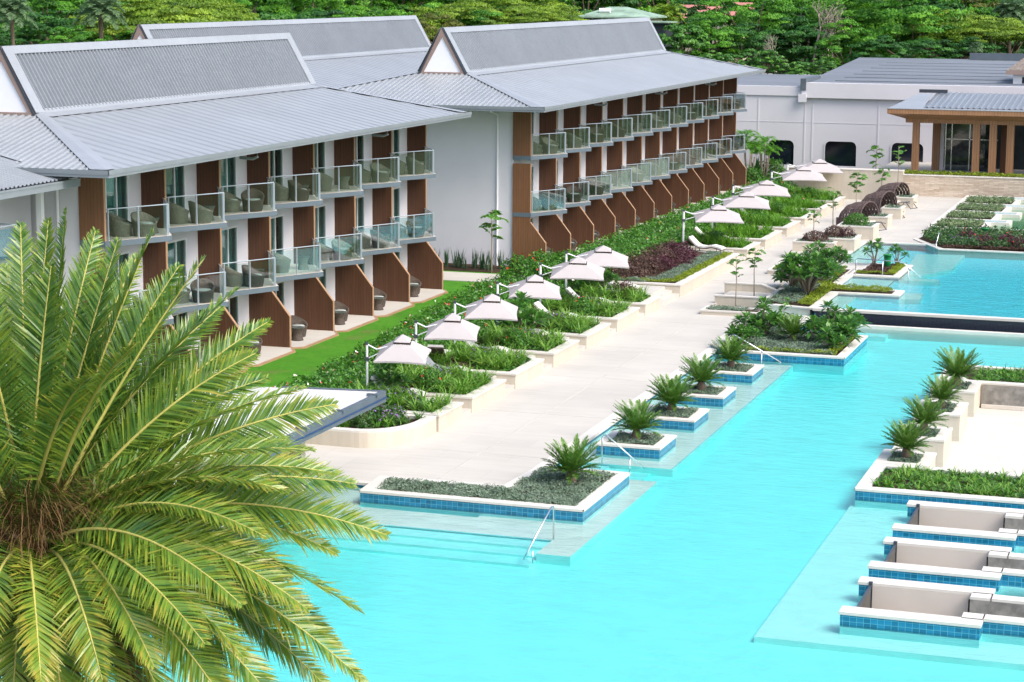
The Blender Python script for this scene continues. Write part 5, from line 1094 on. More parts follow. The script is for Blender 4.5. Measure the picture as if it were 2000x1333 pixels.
for i,(x0,x1,y0,y1,z) in enumerate(BEDS[:7]):
    ym=(y0+y1)/2
    shrub('ruel',-27.5,y0+.7*(y1-y0),z+.0,'dark purple flowered shrub in the %s terrace planter of the near row'%ORD[i],i,(1.15,1.15,.85),'purple','purple flowered shrubs on the terrace')
    if i in (1,3,5): shrub('hib',-27.2,y0+.4,z+.05,'orange and red flowered shrub in the %s near terrace planter'%ORD[i],i,.8,'red')
shrub('ruel',-27.4,65.5,.55,'dense purple flowered shrub filling the rounded planter',1,(1.55,1.1,1.15),'purple'); shrub('ruel',-28.3,65.5,.5,'purple flowered shrub in the middle of the rounded planter',1,(1.3,.95,1.25),'purple'); shrub('ruel',-26.6,66.0,.5,'purple flowered shrub at the rounded corner of the end planter',0,(.95,.8,.95),'purple'); shrub('ruel',-29.2,65.6,.5,'second purple flowered shrub at the back of the rounded planter',0,(1.3,1.1,1.),'purple')
for i,(x0,x1,y0,y1,z) in enumerate(BEDS[7:13]): shrub('hib',-27.6,y0+.6*(y1-y0),z,'green bush among the grasses of the %s far planter'%ORD[i],i,(1.0,1.1,.8),'red' if i==4 else None,'green bushes of the far planters')
shrub('burg',-26.9,PE[6]-.9,.55,'small burgundy shrub in the last near terrace planter',0,(.85,.85,.95)); cover('ground_cover',rect(-26.2,-25.7,95.3,97.3),.5,'lime',900,.22,.08,'lime edging below the small burgundy shrub',190)
for i,(x,y,k,s) in enumerate([(-28.6,103.2,'bronze',1.15),(-28.1,104.9,'bronze',1.1),(-28.6,106.6,'bronze',1.2),(-27.6,106.7,'burg',1.0),(-28.0,108.4,'bronze',1.15),(-27.2,108.6,'burg',.95),(-28.7,110.2,'bronze',1.1),(-27.5,110.4,'burg',1.05),(-27.9,112.,'burg',1.1),(-28.8,113.2,'burg',1.0)]):
    shrub(k,x,y,.55,'%s shrub in the long terrace planter, %s from its near end'%('bronze leaved' if k=='bronze' else 'burgundy',ORD[i]),i,s,None,'burgundy and bronze shrubs of the long planter')
strip('ground_cover',[(-29,102.1),(-27.4,102.2),(-26.55,103.),(-26.4,114.5)],.9,.55,'silver','silver stripe of the long terrace planter',191,.28,1000); strip('ground_cover',[(-29,101.95+.1),(-26.2,102.25),(-25.85,102.8),(-25.8,114.6)],.5,.55,'lime','lime stripe of the long terrace planter',192,.24,1200)
for x,y,z,k,s,lb in ((CAB[0][0]+1.2,CAB[0][2]+.65,CAB[0][4],'rbronze',(1.2,.85,1.0),'round bronze shrub in the deck planter nearest the path'),(CAB[1][0]+.75,CAB[1][2]+1.1,CAB[1][4],'rbronze',(.95,1.,1.05),'round bronze green shrub beside a burgundy one'),(CAB[1][0]+1.5,CAB[1][2]+.9,CAB[1][4],'burg',(.62,.7,.8),'small burgundy shrub sharing the second deck planter'),(CAB[2][0]+1.0,CAB[2][2]+1.1,CAB[2][4],'round',(1.15,1.1,1.15),'round green shrub beside the nearest cabana')): shrub(k,x,y,z-.1,lb,0,s)
# ---- hedges
def hedge(label,path,wid,hgt,n,L,sd,mat='hedge',fl=None,z=.45,cat='hedge'):
    rg=np.random.default_rng(sd); p=np.array(path,float); seg=np.linalg.norm(np.diff(p,axis=0),axis=1); cum=np.concatenate([[0],np.cumsum(seg)]); s=rg.uniform(0,cum[-1],n); x=np.interp(s,cum,p[:,0]); y=np.interp(s,cum,p[:,1])
    w=np.interp(s,cum,np.broadcast_to(wid,(len(p),)).astype(float)); a=rg.uniform(0,math.pi,n); rr=rg.uniform(.5,1,n)**.4
    k=1+.16*np.sin(s*2.7+sd)*np.cos(a*3+s)+.13*np.sin(s*6.1+a*5)
    ox=np.cos(a)*w/2*rr*k; hz=np.maximum(.03,np.sin(a)**.7*hgt*rr*k); c=np.stack([x+ox,y+rg.normal(0,.05,n),z+hz],1); nr=np.stack([np.cos(a)*.7,rg.normal(0,.3,n)-.15,np.sin(a)+.2],1)
    t=tag(empty('hedge',(p[0][0],p[0][1],z)),label,cat); Lc=(-p[0][0],-p[0][1],-z)
    link('foliage',qmesh('hedge_leaves',leaves(c,nr,L,L*.52,.75),.42+.9*(k-1)+rg.normal(0,.2,n),mat),t,Lc)
    st=MB()
    for i in range(int(cum[-1]/1.2)): 
        q=(i+.5)*1.2; xx,yy=np.interp(q,cum,p[:,0]),np.interp(q,cum,p[:,1]); st.tube([(xx,yy,z-.3),(xx+.1,yy,z+hgt*.4),(xx-.15,yy+.2,z+hgt*.8)],[.04,.03,.012],5)
    st.build('stems',['bark'],t,loc=Lc)
    if fl:
        m=MB(); ids=rg.choice(n,fl,replace=False)
        for j in ids:
            q=c[j]+nr[j]*.06; 
            for b in range(4): u=rdir(1)[0]*.07; v=rdir(1)[0]*.07; m.face([tuple(q),tuple(q+u),tuple(q+u+v),tuple(q+v)],int(rg.integers(0,2)) if b else 0)
        m.build('flowers',['flowerred','flowerwhite'],t,loc=Lc)
hedge('flowering hibiscus hedge between the lawn and the near terrace planters',[(-31.2,64.5),(-30.7,69),(-31,76),(-31.4,84),(-31.8,92),(-32.,97.5)],[2.2,1.9,2.6,3.6,4.4,4.8],.85,26000,.135,1,'hedge',150)
hedge('long glossy green hedge between the farther wing and the terrace',[(-31.3,101.5),(-31.2,112),(-31.1,126),(-30.8,140),(-30.7,153)],[4.0,3.6,3.4,3.2,2.8],1.1,30000,.16,2,'hedge',60)
hedge('low weedy flowering border where the lawn meets the pool bar roof',[(-36,62.3),(-33.5,64),(-31.5,64.8)],[1.6,1.8,1.6],.75,7000,.13,3,'hedge',70)
for i,(x,y,s,f) in enumerate([(-33.4,100.6,1.5,'red'),(-31.9,100.2,1.25,'red'),(-32.3,103.9,1.35,None),(-30.3,99.4,1.15,'white'),(-33.6,104.6,1.2,'red'),(-30.2,104.3,1.2,None)]):
    shrub('hib',x,y,.45,'%s hibiscus bush at the corner of the farther wing, %s from the left'%(('large red flowered','red flowered','dense dark green','small white flowered','low red flowered','bright green')[i],ORD[[0,2,3,5,1,4][i]]),i,s,f,'hibiscus bushes by the farther wing')
# snake plants along the end wall
def snake(x,y,sd):
    rg=np.random.default_rng(sd); n=16; b=np.stack([x+rg.normal(0,.16,n),y+rg.normal(0,.12,n),np.full(n,.5)],1); Q=blades(b,rg.uniform(0,6.28,n),rg.uniform(1.2,1.55,n),rg.uniform(.6,1.15,n),.075,rg.uniform(0,.2,n)); return qmesh('blades',Q,np.tile(rg.uniform(.2,.9,n),3),'snake')
SN=[snake(0,0,s) for s in (1,2,3)]
for i in range(10):
    tag(link('snake_plant',SN[i%3],None,(-40.3+.5*i,104.4+.3*math.sin(i*2.2),.02),i*1.1),'upright dark snake plant along the white end wall, %s from the left'%ORD[i],'snake plant','snake plants along the end wall')
# ---- plumeria: forked stems with leaf rosettes
def plum_mesh(sd,H=1.5,nb=9,spread=.8,Lf=.30,flower=0):
    rg=np.random.default_rng(sd); st=MB(); Q=[];T=[];F=MB()
    for k in range(nb):
        a=k*2.399+rg.normal(0,.2); r=spread*math.sqrt((k+.5)/nb); tip=np.array([r*math.cos(a),r*math.sin(a),H*(1-.45*(r/spread)**2)*rg.uniform(.5 if nb>6 else .85,1.08)]); m=np.array([tip[0]*.35,tip[1]*.35,H*.35])
        st.tube([(0,0,-.1),tuple(m),tuple(m*.3+tip*.7+[0,0,-.05]),tuple(tip)],[.05,.038,.03,.024],6)
        n=26; az=np.arange(n)*2.399+rg.uniform(0,6); el=np.linspace(1.2,-.25,n)+rg.normal(0,.12,n); ln=Lf*rg.uniform(.75,1.15,n)
        h=np.stack([np.cos(az)*np.cos(el),np.sin(az)*np.cos(el),np.sin(el)],1); s=np.stack([-np.sin(az),np.cos(az),np.zeros(n)],1); up=np.cross(h,s); p0=tip+h*.03; p1=p0+h*(ln*.55)[:,None]; p2=p0+h*ln[:,None]+np.array([0,0,-1.])*(ln*.22)[:,None]; w=(ln*.17)[:,None]
        Q.append(np.stack([p0,p1+s*w-up*.01,p2,p1-s*w-up*.01],1)); T.append(.35+.5*np.clip(el/1.2,0,1)+rg.normal(0,.12,n))
        if flower and k%3==0:
            for q in range(5):
                c=tip+np.array([rg.normal(0,.07),rg.normal(0,.07),.1]); 
                for b in range(3): u=rdir(1)[0]*.06; v=rdir(1)[0]*.06; F.face([tuple(c),tuple(c+u),tuple(c+u+v),tuple(c+v)])
    return st.mesh('stems',['palebark'],True),qmesh('rosettes',np.concatenate(Q),np.concatenate(T),'plum'),(F.mesh('flowers',['flowerwhite']) if flower else None)
PL=[plum_mesh(1,1.2,12,.72,.42),plum_mesh(2,2.0,34,1.25,.42,1),plum_mesh(3,.75,7,.5,.40),plum_mesh(4,1.35,5,.55,.36)]
def plum(px,py,z,i,lb,sc=1.,rz=0.,xyz=None):
    P=at(px,py,z) if xyz is None else xyz; t=tag(link('plumeria',None,None,(P[0],P[1],z-.05),rz,sc),lb,'plumeria'); link('stems',PL[i][0],t); link('foliage',PL[i][1],t)
    if PL[i][2]: link('flowers',PL[i][2],t)
plum(1450,672,ZI,0,'plumeria with paddle leaves at the path corner of the peninsula',.95); plum(1493,655,ZI,0,'taller plumeria at the back left of the peninsula',1.15,2.); plum(1600,668,ZI,2,'low plumeria between the cycad and the pool edge',1.25,1.); plum(1622,655,ZI,0,'plumeria on the right half of the peninsula',1.05,3.); plum(1645,672,ZI,2,'front right plumeria of the peninsula',1.3,4.); plum(1655,650,ZI,2,'rear right plumeria of the peninsula',1.2,5.); plum(1625,684,ZI,2,'smallest plumeria at the peninsula front edge',1.05,.5)
plum(1577,576,UZ,1,'large bushy plumeria with white flowers in the raised bed',1.15); plum(1610,545,UZ,1,'second bushy plumeria behind the large one in the raised bed',.95,2.5); plum(1548,560,UZ,0,'leafy plumeria at the left edge of the raised bed',1.1,1.4)
plum(1708,517,UZ,3,'plumeria with bare stems left of the tall green pot',1.0,.6); plum(1752,520,UZ,3,'small plumeria right of the tall green pot',.85,3.)
plum(758,770,.55,0,'dark plumeria in front of the lounger below the first umbrella',.95,1.2); plum(792,722,.55,0,'plumeria under the canopy of the first umbrella',.9,.2)
plum(1018,655,.6,0,'broad leaved plumeria right of the third umbrella',1.25,1.8); plum(1178,565,.6,0,'plumeria beside the small burgundy shrub',1.0,.9); plum(1145,575,.6,2,'low plumeria below the fifth umbrella',1.0,2.9)
# ---- slender saplings
def sapling_mesh(sd,H=2.4,L=.16,n=260,palmy=False):
    rg=np.random.default_rng(sd); st=MB(); st.tube([(0,0,-.2),(.03,.02,H*.5),(-.02,0,H)],[.03,.024,.012],6); Q=[];T=[]
    for k in range(9):
        a=k*2.399; z=H*(.55+.05*k); ln=.45*rg.uniform(.7,1.3); e=rg.uniform(.0,.8); tip=np.array([math.cos(a)*ln*math.cos(e),math.sin(a)*ln*math.cos(e),z+ln*math.sin(e)-.1]); P=bez((0,0,z),(tip[0]*.5,tip[1]*.5,z+ln*.5),tip,7); st.tube([tuple(q) for q in P],.007,4)
        q,t=frond_geo(P,12,L*1.3,L*.38,.1,.5,.25,None,rg,.4); Q.append(q); T.append(.5+t+rg.normal(0,.1))
    return st.mesh('trunk',['palebark'],True),qmesh('leaves',np.concatenate(Q),np.concatenate(T),'hedge')
SP=[sapling_mesh(1),sapling_mesh(2,2.2,.20),sapling_mesh(3,2.0,.17)]
def sapling(px,py,z,i,lb,sc=1.,rz=0.):
    P=at(px,py,z); t=tag(link('sapling',None,None,(P[0],P[1],z),rz,sc),lb,'young tree','slender saplings beside the path'); link('trunk',SP[i][0],t); link('leaves',SP[i][1],t)
sapling(1436,601,.2,0,'slender sapling growing from the low planter box near the terrace walls',1.05); sapling(1473,571,.45,1,'slender sapling with feathery leaves behind the farther low wall',1.0,2.); sapling(1530,650,ZI,2,'sapling with pale leaves at the back of the plumeria peninsula',.75,1.)
sapling(1588,470,.9,2,'thin sapling beside the round bronze shrub on the deck',.95,.5); sapling(1627,460,.42,0,'thin sapling between the deck planters nearest the path',1.2,3.); sapling(1672,425,.42,1,'spreading sapling in front of the nearest cabana',1.35,1.7); sapling(1722,395,.42,2,'sapling leaning over the middle cabana',1.3,2.6); sapling(1753,372,.9,0,'tall sapling standing before the ledgestone wall',1.3,.9); sapling(1710,362,.9,1,'leafy sapling by the curved planter below the hall',1.35,4.)
P=at(960,532,.53); t=tag(link('sapling',None,None,(P[0],P[1],.4),1.,1.55),'young tree with feathery leaves against the white end wall','young tree'); link('trunk',SP[1][0],t); link('leaves',SP[1][1],t)
# far flower bed
for i in range(11):
    x=-14.6+.62*i+ (0 if i<7 else .1*i); k=('ruel','burg','ruel','burg','ruel','burg','burg','ruel','burg','ruel','burg')[i]
    shrub(k,x,124.6+1.3*math.sin(i*1.9),UZ-.0,'%s in the far flower bed, %s from the left'%('purple flowering bush' if k=='ruel' else 'red leaved bush',ORD[i]),i,(.75,.8,.95),'purple' if k=='ruel' else 'red','bushes of the far flower bed')
cover('ground_cover',[(-15.0,122.8),(-4,122.8),(-4,130.9),(-16.7,130.9),(-16.8,126.8)],UZ-.1,'ruel',170,.75,.17,'mixed low leaves of the far flower bed',199)
# ================================================================ trees beyond the hotel
def terr(x,y):
    z=.3
    if y>188: z+=(y-188)*.055+2.*math.sin(x*.03+y*.02)*min(1,(y-188)/60)
    return z
def crown_mesh(sd,mat,rz=.75,ncl=60,per=150,L=.075,flatc=.5,umb=False,W=.5,spread=.24):
    rg=np.random.default_rng(sd); C=[];Nn=[];T=[];cen=[]
    for k in range(ncl):
        d=rdir(1)[0] if False else unit(rg.normal(size=3)); 
        if umb: d[2]=abs(d[2])*.55+.12; r=rg.uniform(.55,1.)**.5; c=d/np.linalg.norm(d)*r; c=np.array([d[0],d[1],0])*1.05*r+np.array([0,0,(rz*(1-.62*(d[0]**2+d[1]**2)*r*r))-.25+rg.normal(0,.06)])
        else:
            d[2]=d[2]*.8+.22; d=unit(d); r=rg.uniform(.45,1.)**.6*(1+.12*math.sin(d[0]*4+sd)*math.cos(d[1]*5)); c=d*r*np.array([1,1,rz])
        cen.append(c); s=spread*rg.uniform(.6,1.25); q=unit(rg.normal(size=(per,3)))*(rg.uniform(.2,1,(per,1))**.45)*[s,s,s*flatc]
        q[:,2]=np.abs(q[:,2])*.9-.1*s*flatc
        C.append(c+q); Nn.append(q/s*1.0+c*.5+np.array([0,0,.45])); T.append(np.full(per,.48+rg.normal(0,.20))+rg.normal(0,.09,per))
    return qmesh('crown_leaves',leaves(np.concatenate(C),np.concatenate(Nn),L*1.0,L*W*1.25,.42),np.concatenate(T),mat),cen
def trunk_mesh(cen,sd,mat='bark',k=9,base=-1.6,r=.055):
    rg=np.random.default_rng(sd+50); m=MB(); fk=np.array([rg.normal(0,.03),rg.normal(0,.03),-.55]); m.tube([(0,0,base),tuple(fk*.5+[0,0,base*.35]),tuple(fk)],[r*1.25,r,r*.85],8)
    for j in rg.choice(len(cen),min(k,len(cen)),replace=False):
        c=cen[j]; m.tube([tuple(fk),tuple(fk*.45+c*.5+[0,0,-.06]),tuple(c*.8)],[r*.5,r*.28,r*.07],5)
    return m.mesh('trunk',[mat],True)
def kind(lst): return lst
TK={}
def mk(nm,mat,n,bark='bark',**k):
    TK[nm]=[]
    for s in range(n):
        me,cen=crown_mesh(hash(nm)%97 if False else sum(map(ord,nm))+s*17,mat,**k); TK[nm].append((me,trunk_mesh(cen,s+len(nm),bark,12 if k.get('umb') else 8)))
mk('dense','treeA',3,rz=.85,ncl=80,per=170,L=.062)
mk('dark','treeC',2,rz=.8,ncl=70,per=150,L=.07)
mk('rain','treeB',3,rz=.6,ncl=110,per=230,L=.038,flatc=.28,umb=True,spread=.22)
mk('layer','treeA',2,'bark',rz=.8,ncl=75,per=150,L=.06,flatc=.5,spread=.25)
mk('olive','treeD',2,rz=.8,ncl=60,per=130,L=.075)
mk('bush','hedge',2,rz=.7,ncl=55,per=120,L=.10,W=.6)
def dpalm(sd,nf=46,mat='treeP',L=1.,drop=.5):
    rg=np.random.default_rng(sd); Qs=[];Ts=[]
    for k in range(nf):
        a=k*2.399; f=k/nf; el=1.3-1.5*f; h=np.array([math.cos(a),math.sin(a),0]); ln=L*rg.uniform(.85,1.1); b=np.zeros(3); ctl=(h*math.cos(el)+np.array([0,0,math.sin(el)]))*ln*.6; tp=h*ln*(.5+.4*f)+np.array([0,0,ln*(math.sin(el)*.7-drop*(.4+.6*f))])
        Q,T=frond_geo(bez(b,ctl,tp,8),22,.24,.03,.25,.6,.1,None,rg,.35); Qs.append(Q);Ts.append(.45+T+rg.normal(0,.1))
    t=MB(); t.tube([(0,0,-2.2),(.03,0,-1),(0,0,0)],[.07,.06,.075],8); return qmesh('fronds',np.concatenate(Qs),np.concatenate(Ts),mat),t.mesh('trunk',['bark'],True)
TK['datepalm']=[dpalm(1),dpalm(2)]; TK['coconut']=[dpalm(3,26,'treeB',1.,.7)]
def bare(sd):
    rg=np.random.default_rng(sd); m=MB()
    def br(p,d,l,r,lv):
        q=p+d*l; m.tube([tuple(p),tuple((p+q)/2+rg.normal(0,.04*l,3)),tuple(q)],[r,r*.8,r*.6],5)
        if lv:
            for _ in range(3 if lv>1 else 2): br(q,unit(d+rg.normal(0,.42,3)+[0,0,.12]),l*rg.uniform(.55,.8),r*.58,lv-1)
    br(np.array([0,0,-1.4]),np.array([.05,0,1.]),.9,.05,4); br(np.array([.15,0,-1.4]),np.array([.2,.1,1.]),.8,.04,4); return m.mesh('branches',['palebark'],True)
BARE=bare(5)
TCOUNT={}
TNAME={'dense':('broadleaf_tree','tree'),'dark':('broadleaf_tree','tree'),'rain':('rain_tree','tree'),'layer':('layered_tree','tree'),'olive':('broadleaf_tree','tree'),'bush':('bush','bush'),'datepalm':('date_palm','palm tree'),'coconut':('coconut_palm','palm tree')}
def tree(k,px,py,y,w,lab,i=0,grp=None,zs=1.):
    P=aty(px,py,y); D=(P-CP)@AF; r=w/2*D/FPX; zg=terr(P[0],P[1]); t=tag(empty(TNAME[k][0],(P[0],P[1],zg)),lab,TNAME[k][1],grp); a,b=TK[k][i%len(TK[k])]
    o=link('crown',a,t,(0,0,P[2]-zg),i*1.7,(r,r,r*zs)); tr=link('trunk',b,t,(0,0,P[2]-zg),i*1.7,r)
    need=(P[2]-zg)/r; base=2.2 if k in('datepalm','coconut') else 1.6
    if need>base: MB().tube([(0,0,-1),(0,0,P[2]-zg-base*r+.2)],[r*.085,r*.07],7).build('trunk',['bark'],t,True)
    return t
HT=[('datepalm',22,25,172,120,'date palm with drooping grey fronds at the far left corner'),('datepalm',196,25,178,130,'drooping grey green date palm left of the wide rain tree',),
 ('dark',85,70,182,150,'dark bushy tree between the two left date palms'),('dense',95,25,200,150,'bright green tree behind the left date palms'),('dense',140,95,168,110,'dark green tree low behind the nearer ridge at left'),('dark',-10,100,176,120,'shadowy tree at the left picture edge below the date palm'),
 ('rain',310,62,190,330,'broad yellow green rain tree with flat crown behind the left ridge'),('rain',405,45,205,190,'smaller yellow green rain tree right of the broad one'),
 ('dense',500,20,226,170,'bright green tree above the middle of the third ridge'),('layer',600,30,224,190,'layered green tree above the third ridge'),('dense',700,28,236,170,'rounded green tree above the right end of the third ridge'),('dark',770,70,215,120,'dark tree in the dip between the two ridges'),('dense',640,-5,262,170,'tall green tree at the top behind the third ridge'),
 ('rain',890,60,205,230,'yellow green rain tree left of the farther ridge gable'),('rain',990,38,215,260,'wide flat rain tree above the farther ridge'),('rain',1075,52,208,150,'rain tree beside the green roofed house'),('olive',850,70,196,120,'pale olive tree just left of the farther gable'),
 ('coconut',1305,30,232,110,'coconut palm right of the green roofed house'),('dense',1385,30,262,120,'green tree right of the coconut palm'),
 ('bush',1330,85,200,110,'bright leafy bush beyond the end of the farther ridge'),('dense',1385,80,212,130,'dense green tree behind the end of the farther ridge'),('dark',1455,90,215,120,'dark tree behind the leafy bushes'),('layer',1470,35,226,180,'layered green tree left of the bare trees'),('dark',1560,95,222,170,'dark hollow looking tree behind the bare branches'),('layer',1545,25,236,150,'layered tree behind the bare branches'),
 ('layer',1690,50,226,210,'large layered green tree over the hall roof'),('dense',1650,95,214,130,'dense tree at the left of the hall roof'),('layer',1775,65,222,210,'layered green tree over the middle of the hall roof'),('dense',1760,20,248,190,'tall bright green tree behind the layered ones'),('rain',1860,72,228,230,'spreading yellow green tree over the hall roof'),('rain',1955,80,222,200,'spreading yellow green tree at the right edge'),('olive',1880,8,250,170,'olive green tree with dry leaves near the top right'),('datepalm',1975,28,240,110,'grey green date palm at the top right corner'),
 ('dark',1720,112,212,120,'dark undergrowth tree behind the slate parapet'),('dark',1810,108,214,110,'dark undergrowth tree right of the first one'),('dark',1900,112,216,110,'dark undergrowth tree near the right palm'),('datepalm',1906,92,208,38,'small young palm standing by the raised slate parapet'),
]
for i,h in enumerate(HT): tree(*h[:5],h[5],i,None,.85 if h[0]=='dark' else 1.)
for i,px in enumerate(range(1318,1640,36)): tree('bush',px,128+8*math.sin(i*2.1)+ (10 if px>1500 else 0),196 if px<1450 else 192,62+10*math.sin(i*3),'glossy yellow green bush behind the farther wing and hall, %s from the left'%ORD[i],i,'glossy bushes behind the hall')
rg6=np.random.default_rng(21); K=['dense','layer','dark','dense','dark','layer','dense']
for i in range(24):
    px=-30+i*90+rg6.uniform(-20,20)
    tree(K[(i*3)%7],px,rg6.uniform(0,26) if not 1080<px<1290 else -12,rg6.uniform(262,300),rg6.uniform(170,230),'forest tree in the middle row on the hill, %s from the left'%(ORD+['twenty first','twenty second','twenty third','twenty fourth'])[i],i,'middle row of hill trees')
for i in range(20):
    px=-40+i*108+rg6.uniform(-20,20); tree(K[(i*5+1)%7],px,rg6.uniform(-35,-12),rg6.uniform(340,380),rg6.uniform(150,190),'forest tree in the highest row on the hill, %s from the left'%ORD[i],i,'back row of hill trees')
for i,(px,py,y,s) in enumerate(((1592,60,214,150),(1625,62,218,120),(1515,95,206,70))):
    P=aty(px,py,y); r=s/2*((P-CP)@AF)/FPX; zg=terr(P[0],P[1]); t=tag(empty('bare_tree',(P[0],P[1],zg)),('tall bare branched tree before the dark woods','second bare tree with grey twigs right of the first','small bare twiggy tree above the glossy bushes')[i],'tree'); o=link('branches',BARE,t,(0,0,P[2]-zg),i*1.9,r*.8); MB().tube([(0,0,-1),(.1,0,(P[2]-zg)*.5),(0,0,P[2]-zg-r*1.0)],[.2,.17,.13],6).build('trunk',['palebark'],t,True)
# low front row that closes the gaps at the forest edge
for i in range(26):
    px=-20+i*80+rg6.uniform(-15,15); py=rg6.uniform(55,85)
    if 1090<px<1300: py=78
    y=rg6.uniform(226,244) if px>1060 else rg6.uniform(205,228)
    tree(['dense','dark','layer','dense','dark','bush'][(i*5)%6],px,py,y,rg6.uniform(120,165),'bushy tree in the lower forest row above the roofs, %s from the left'%(ORD+['twenty first','twenty second','twenty third','twenty fourth','twenty fifth','twenty sixth'])[i],i,'lower row of forest trees')
n=26000; rgu=np.random.default_rng(77); ux=rgu.uniform(-190,70,n); uy=rgu.uniform(188,330,n); uz=np.array([terr(a,b) for a,b in zip(ux,uy)])+np.abs(rgu.normal(0,1.6,n))*(.5+.5*np.sin(ux*.25)*np.cos(uy*.2))
u=link('undergrowth',qmesh('undergrowth',leaves(np.stack([ux,uy,uz],1),np.tile([0,-.3,.8],(n,1)),1.1,.8,.8),.3+rgu.normal(0,.2,n),'treeC')); u['kind']='stuff'; u['label']='dense dark undergrowth below the hill trees'
# houses among the trees
def house():
    y=222.; X=lambda px,py:aty(px,py,y); a,b=X(1128,38),X(1268,34); zt=X(1180,14)[2]; ze=X(1180,33)[2]; t=tag(empty('house',((a[0]+b[0])/2,y,terr(-20,y))),'small cream house with mossy green tin roof among the trees','house'); L=(-t.location[0],-y,-t.location[2])
    x0,x1=a[0],b[0]; d=7.; w=MB(); w.box(x0+.6,x1-.4,y,y+d,t.location[2]-1,ze-.1); w.build('wall',['cream'],t,loc=L)
    r=MB(); e=[(x0,y-.7),(x1,y-.7),(x1,y+d+.7),(x0,y+d+.7)]; q=[(x0+2.6,y+d/2,zt),(x1-3.5,y+d/2,zt)]; r.face([(*e[0],ze),(*e[1],ze),q[1],q[0]]); r.face([(*e[1],ze),(*e[2],ze),q[1]]); r.face([(*e[2],ze),(*e[3],ze),q[0],q[1]]); r.face([(*e[3],ze),(*e[0],ze),q[0]]); r.box(x0,x1,y-.7,y+d+.7,ze-.15,ze-.01); ro=r.build('roof',['greenroof'],t,loc=L)
    k=MB().tube([(x0+2.2,y+1,zt-.4),(x0+3.4,y+1,zt-.4)],.28,10); k.build('water_heater',['white'],ro)
    for px in (1148,1166): p=X(px,37); MB().box(p[0]-.45,p[0]+.45,y-.03,y-.001,p[2]-.6,p[2]+.15).build('window',['deepglass'],t,loc=L)
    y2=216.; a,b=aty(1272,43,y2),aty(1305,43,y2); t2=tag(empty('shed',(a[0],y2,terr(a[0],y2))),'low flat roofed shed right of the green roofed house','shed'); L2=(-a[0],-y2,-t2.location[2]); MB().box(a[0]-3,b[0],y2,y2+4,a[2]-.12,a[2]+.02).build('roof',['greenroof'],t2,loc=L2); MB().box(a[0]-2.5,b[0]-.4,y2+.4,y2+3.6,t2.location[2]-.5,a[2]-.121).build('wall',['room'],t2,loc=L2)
    for px,py,w,lb in ((1355,30,2.6,'pink roofed house glimpsed right of the coconut palm'),(1408,25,3.2,'pink roofed house half hidden above the layered tree')):
        y3=250.; p=aty(px,py,y3); t3=tag(empty('house',(p[0],y3,terr(p[0],y3))),lb,'house'); L3=(-p[0],-y3,-t3.location[2]); MB().box(p[0]-w*.85,p[0]+w*.85,y3+.5,y3+5.5,t3.location[2]-.5,p[2]-.3).build('wall',['cream'],t3,loc=L3); r=MB(); r.extr([(y3-.1,p[2]-.35),(y3+6.1,p[2]-.35),(y3+3,p[2]+1.2)],0,p[0]-w,p[0]+w); r.build('roof',['tilepink'],t3,loc=L3)
house()
# palms and big leaves by the end of the farther wing
def areca(px,py,z,i,lb,s):
    P=at(px,py,z); t=tag(link('areca_palm',None,None,(P[0],P[1],z),i*1.1,s),lb,'palm'); 
    a,b=TK['coconut'][0] if i%2==0 else TK['datepalm'][0]; link('fronds',ARE,t,(0,0,0)); link('stems',ARS,t)
def areca_mesh():
    rg=np.random.default_rng(4); Q=[];T=[];m=MB()
    for j in range(5):
        c=np.array([.35*math.cos(j*1.3),.35*math.sin(j*1.3),1.2+.35*j%1.1]); m.tube([(c[0]*.3,c[1]*.3,-.2),(c[0]*.8,c[1]*.8,c[2]*.5),tuple(c)],[.06,.05,.045],6)
        for k in range(8):
            a=k*.785+j; h=np.array([math.cos(a),math.sin(a),0]); ln=1.15*rg.uniform(.8,1.2); q,t=frond_geo(bez(c,c+h*.35*ln+np.array([0,0,.8*ln]),c+h*.95*ln+np.array([0,0,.25*ln]),8),20,.34,.035,.2,.7,.15,None,rg,.3); Q.append(q);T.append(.45+t)
    return qmesh('fronds',np.concatenate(Q),np.concatenate(T),'treeA'),m.mesh('stems',['palebark'],True)
ARE,ARS=areca_mesh()
areca(1462,345,.5,0,'clump palm with thin stems at the far end of the wing',1.3); areca(1492,342,.5,1,'second clump palm before the first hall window',1.1); areca(1532,335,.5,2,'low clump palm in front of the hall wall',.9)
for i,(px,py,s) in enumerate(((1470,352,1.3),(1510,338,1.4),(1556,325,1.5),(1650,318,1.6),(1685,330,1.3),(1600,318,1.2),(1712,335,1.0))):
    P=at(px,py,.6); shrub('hib',P[0],P[1],.4,'%s leafy shrub against the hall wall from the left'%ORD[i],i,s,None,'shrubs along the hall wall')
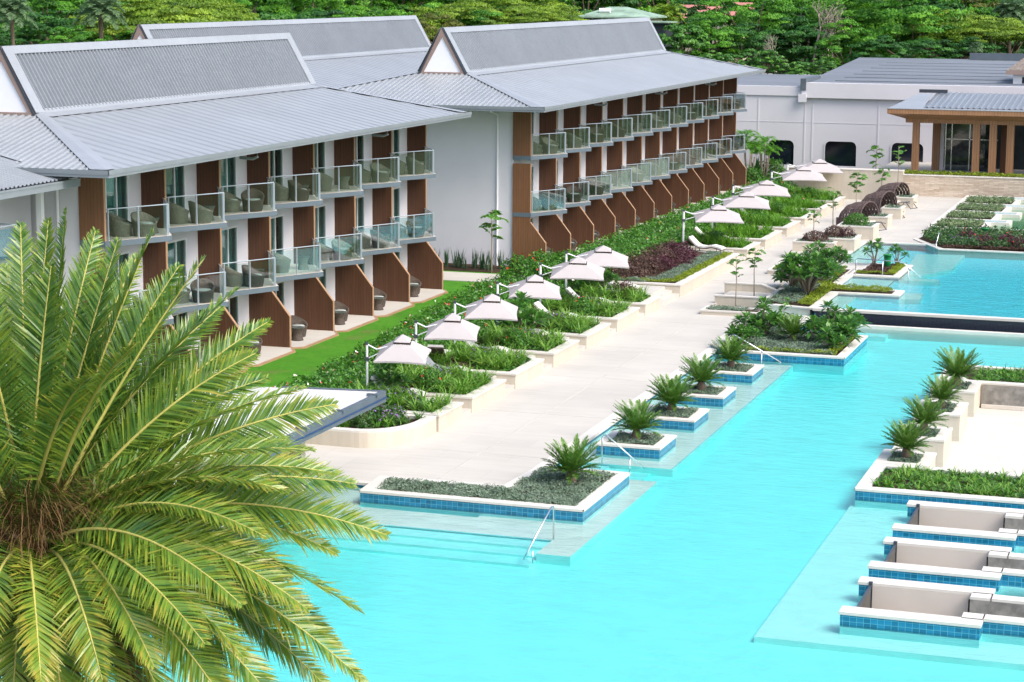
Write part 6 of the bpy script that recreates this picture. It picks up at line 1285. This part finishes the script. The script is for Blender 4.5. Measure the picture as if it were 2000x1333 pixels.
def banana_mesh():
    rg=np.random.default_rng(9); n=16; b=np.zeros((n,3))+rg.normal(0,.12,(n,3))*[1,1,0]; Q=blades(b,np.arange(n)*2.4,rg.uniform(1.0,1.45,n),rg.uniform(1.3,2.2,n),.36,rg.uniform(.5,1.2,n),5); return qmesh('leaves',Q,np.tile(rg.uniform(.2,.9,n),5),'plum')
BAN=banana_mesh()
for i,(px,py) in enumerate(((1446,352),(1478,340),(1500,330))):
    P=at(px,py,.5); tag(link('banana_plant',BAN,None,(P[0],P[1],.45),i*1.3,.9),'broad leaved banana like plant by the far wing end, %s from the left'%ORD[i],'plant','broad leaved plants by the wing end')
# ================================================================ light
SUN_EL,SUN_AZ=R_(48),R_(112)
w=bpy.data.worlds.new('World'); SC.world=w; w.use_nodes=True; nt=w.node_tree; bg=nt.nodes['Background']; sk=nt.nodes.new('ShaderNodeTexSky'); sk.sky_type='NISHITA'; sk.sun_disc=False; sk.sun_elevation=SUN_EL; sk.sun_rotation=SUN_AZ; sk.dust_density=4.; sk.air_density=1.; sk.ozone_density=1.; sk.altitude=0
nt.links.new(sk.outputs[0],bg.inputs['Color']); bg.inputs['Strength'].default_value=.15
ld=bpy.data.lights.new('sun','SUN'); ld.energy=1.25; ld.angle=R_(35); ld.color=(1.,.975,.94); so=bpy.data.objects.new('sun',ld); COL.objects.link(so)
d=Vector((math.sin(SUN_AZ)*math.cos(SUN_EL),math.cos(SUN_AZ)*math.cos(SUN_EL),math.sin(SUN_EL))); so.rotation_euler=d.to_track_quat('Z','Y').to_euler(); so.location=d*200
vs=SC.view_settings; vs.view_transform='Standard'; vs.look='None'; vs.exposure=1.0; vs.gamma=1; vs.use_curve_mapping=False
SC.cycles.use_denoising=True; SC.cycles.max_bounces=8; SC.cycles.transparent_max_bounces=24; SC.cycles.transmission_bounces=6; SC.cycles.glossy_bounces=3; SC.cycles.volume_bounces=0; SC.cycles.caustics_reflective=False; SC.cycles.caustics_refractive=False; SC.cycles.sample_clamp_indirect=6.
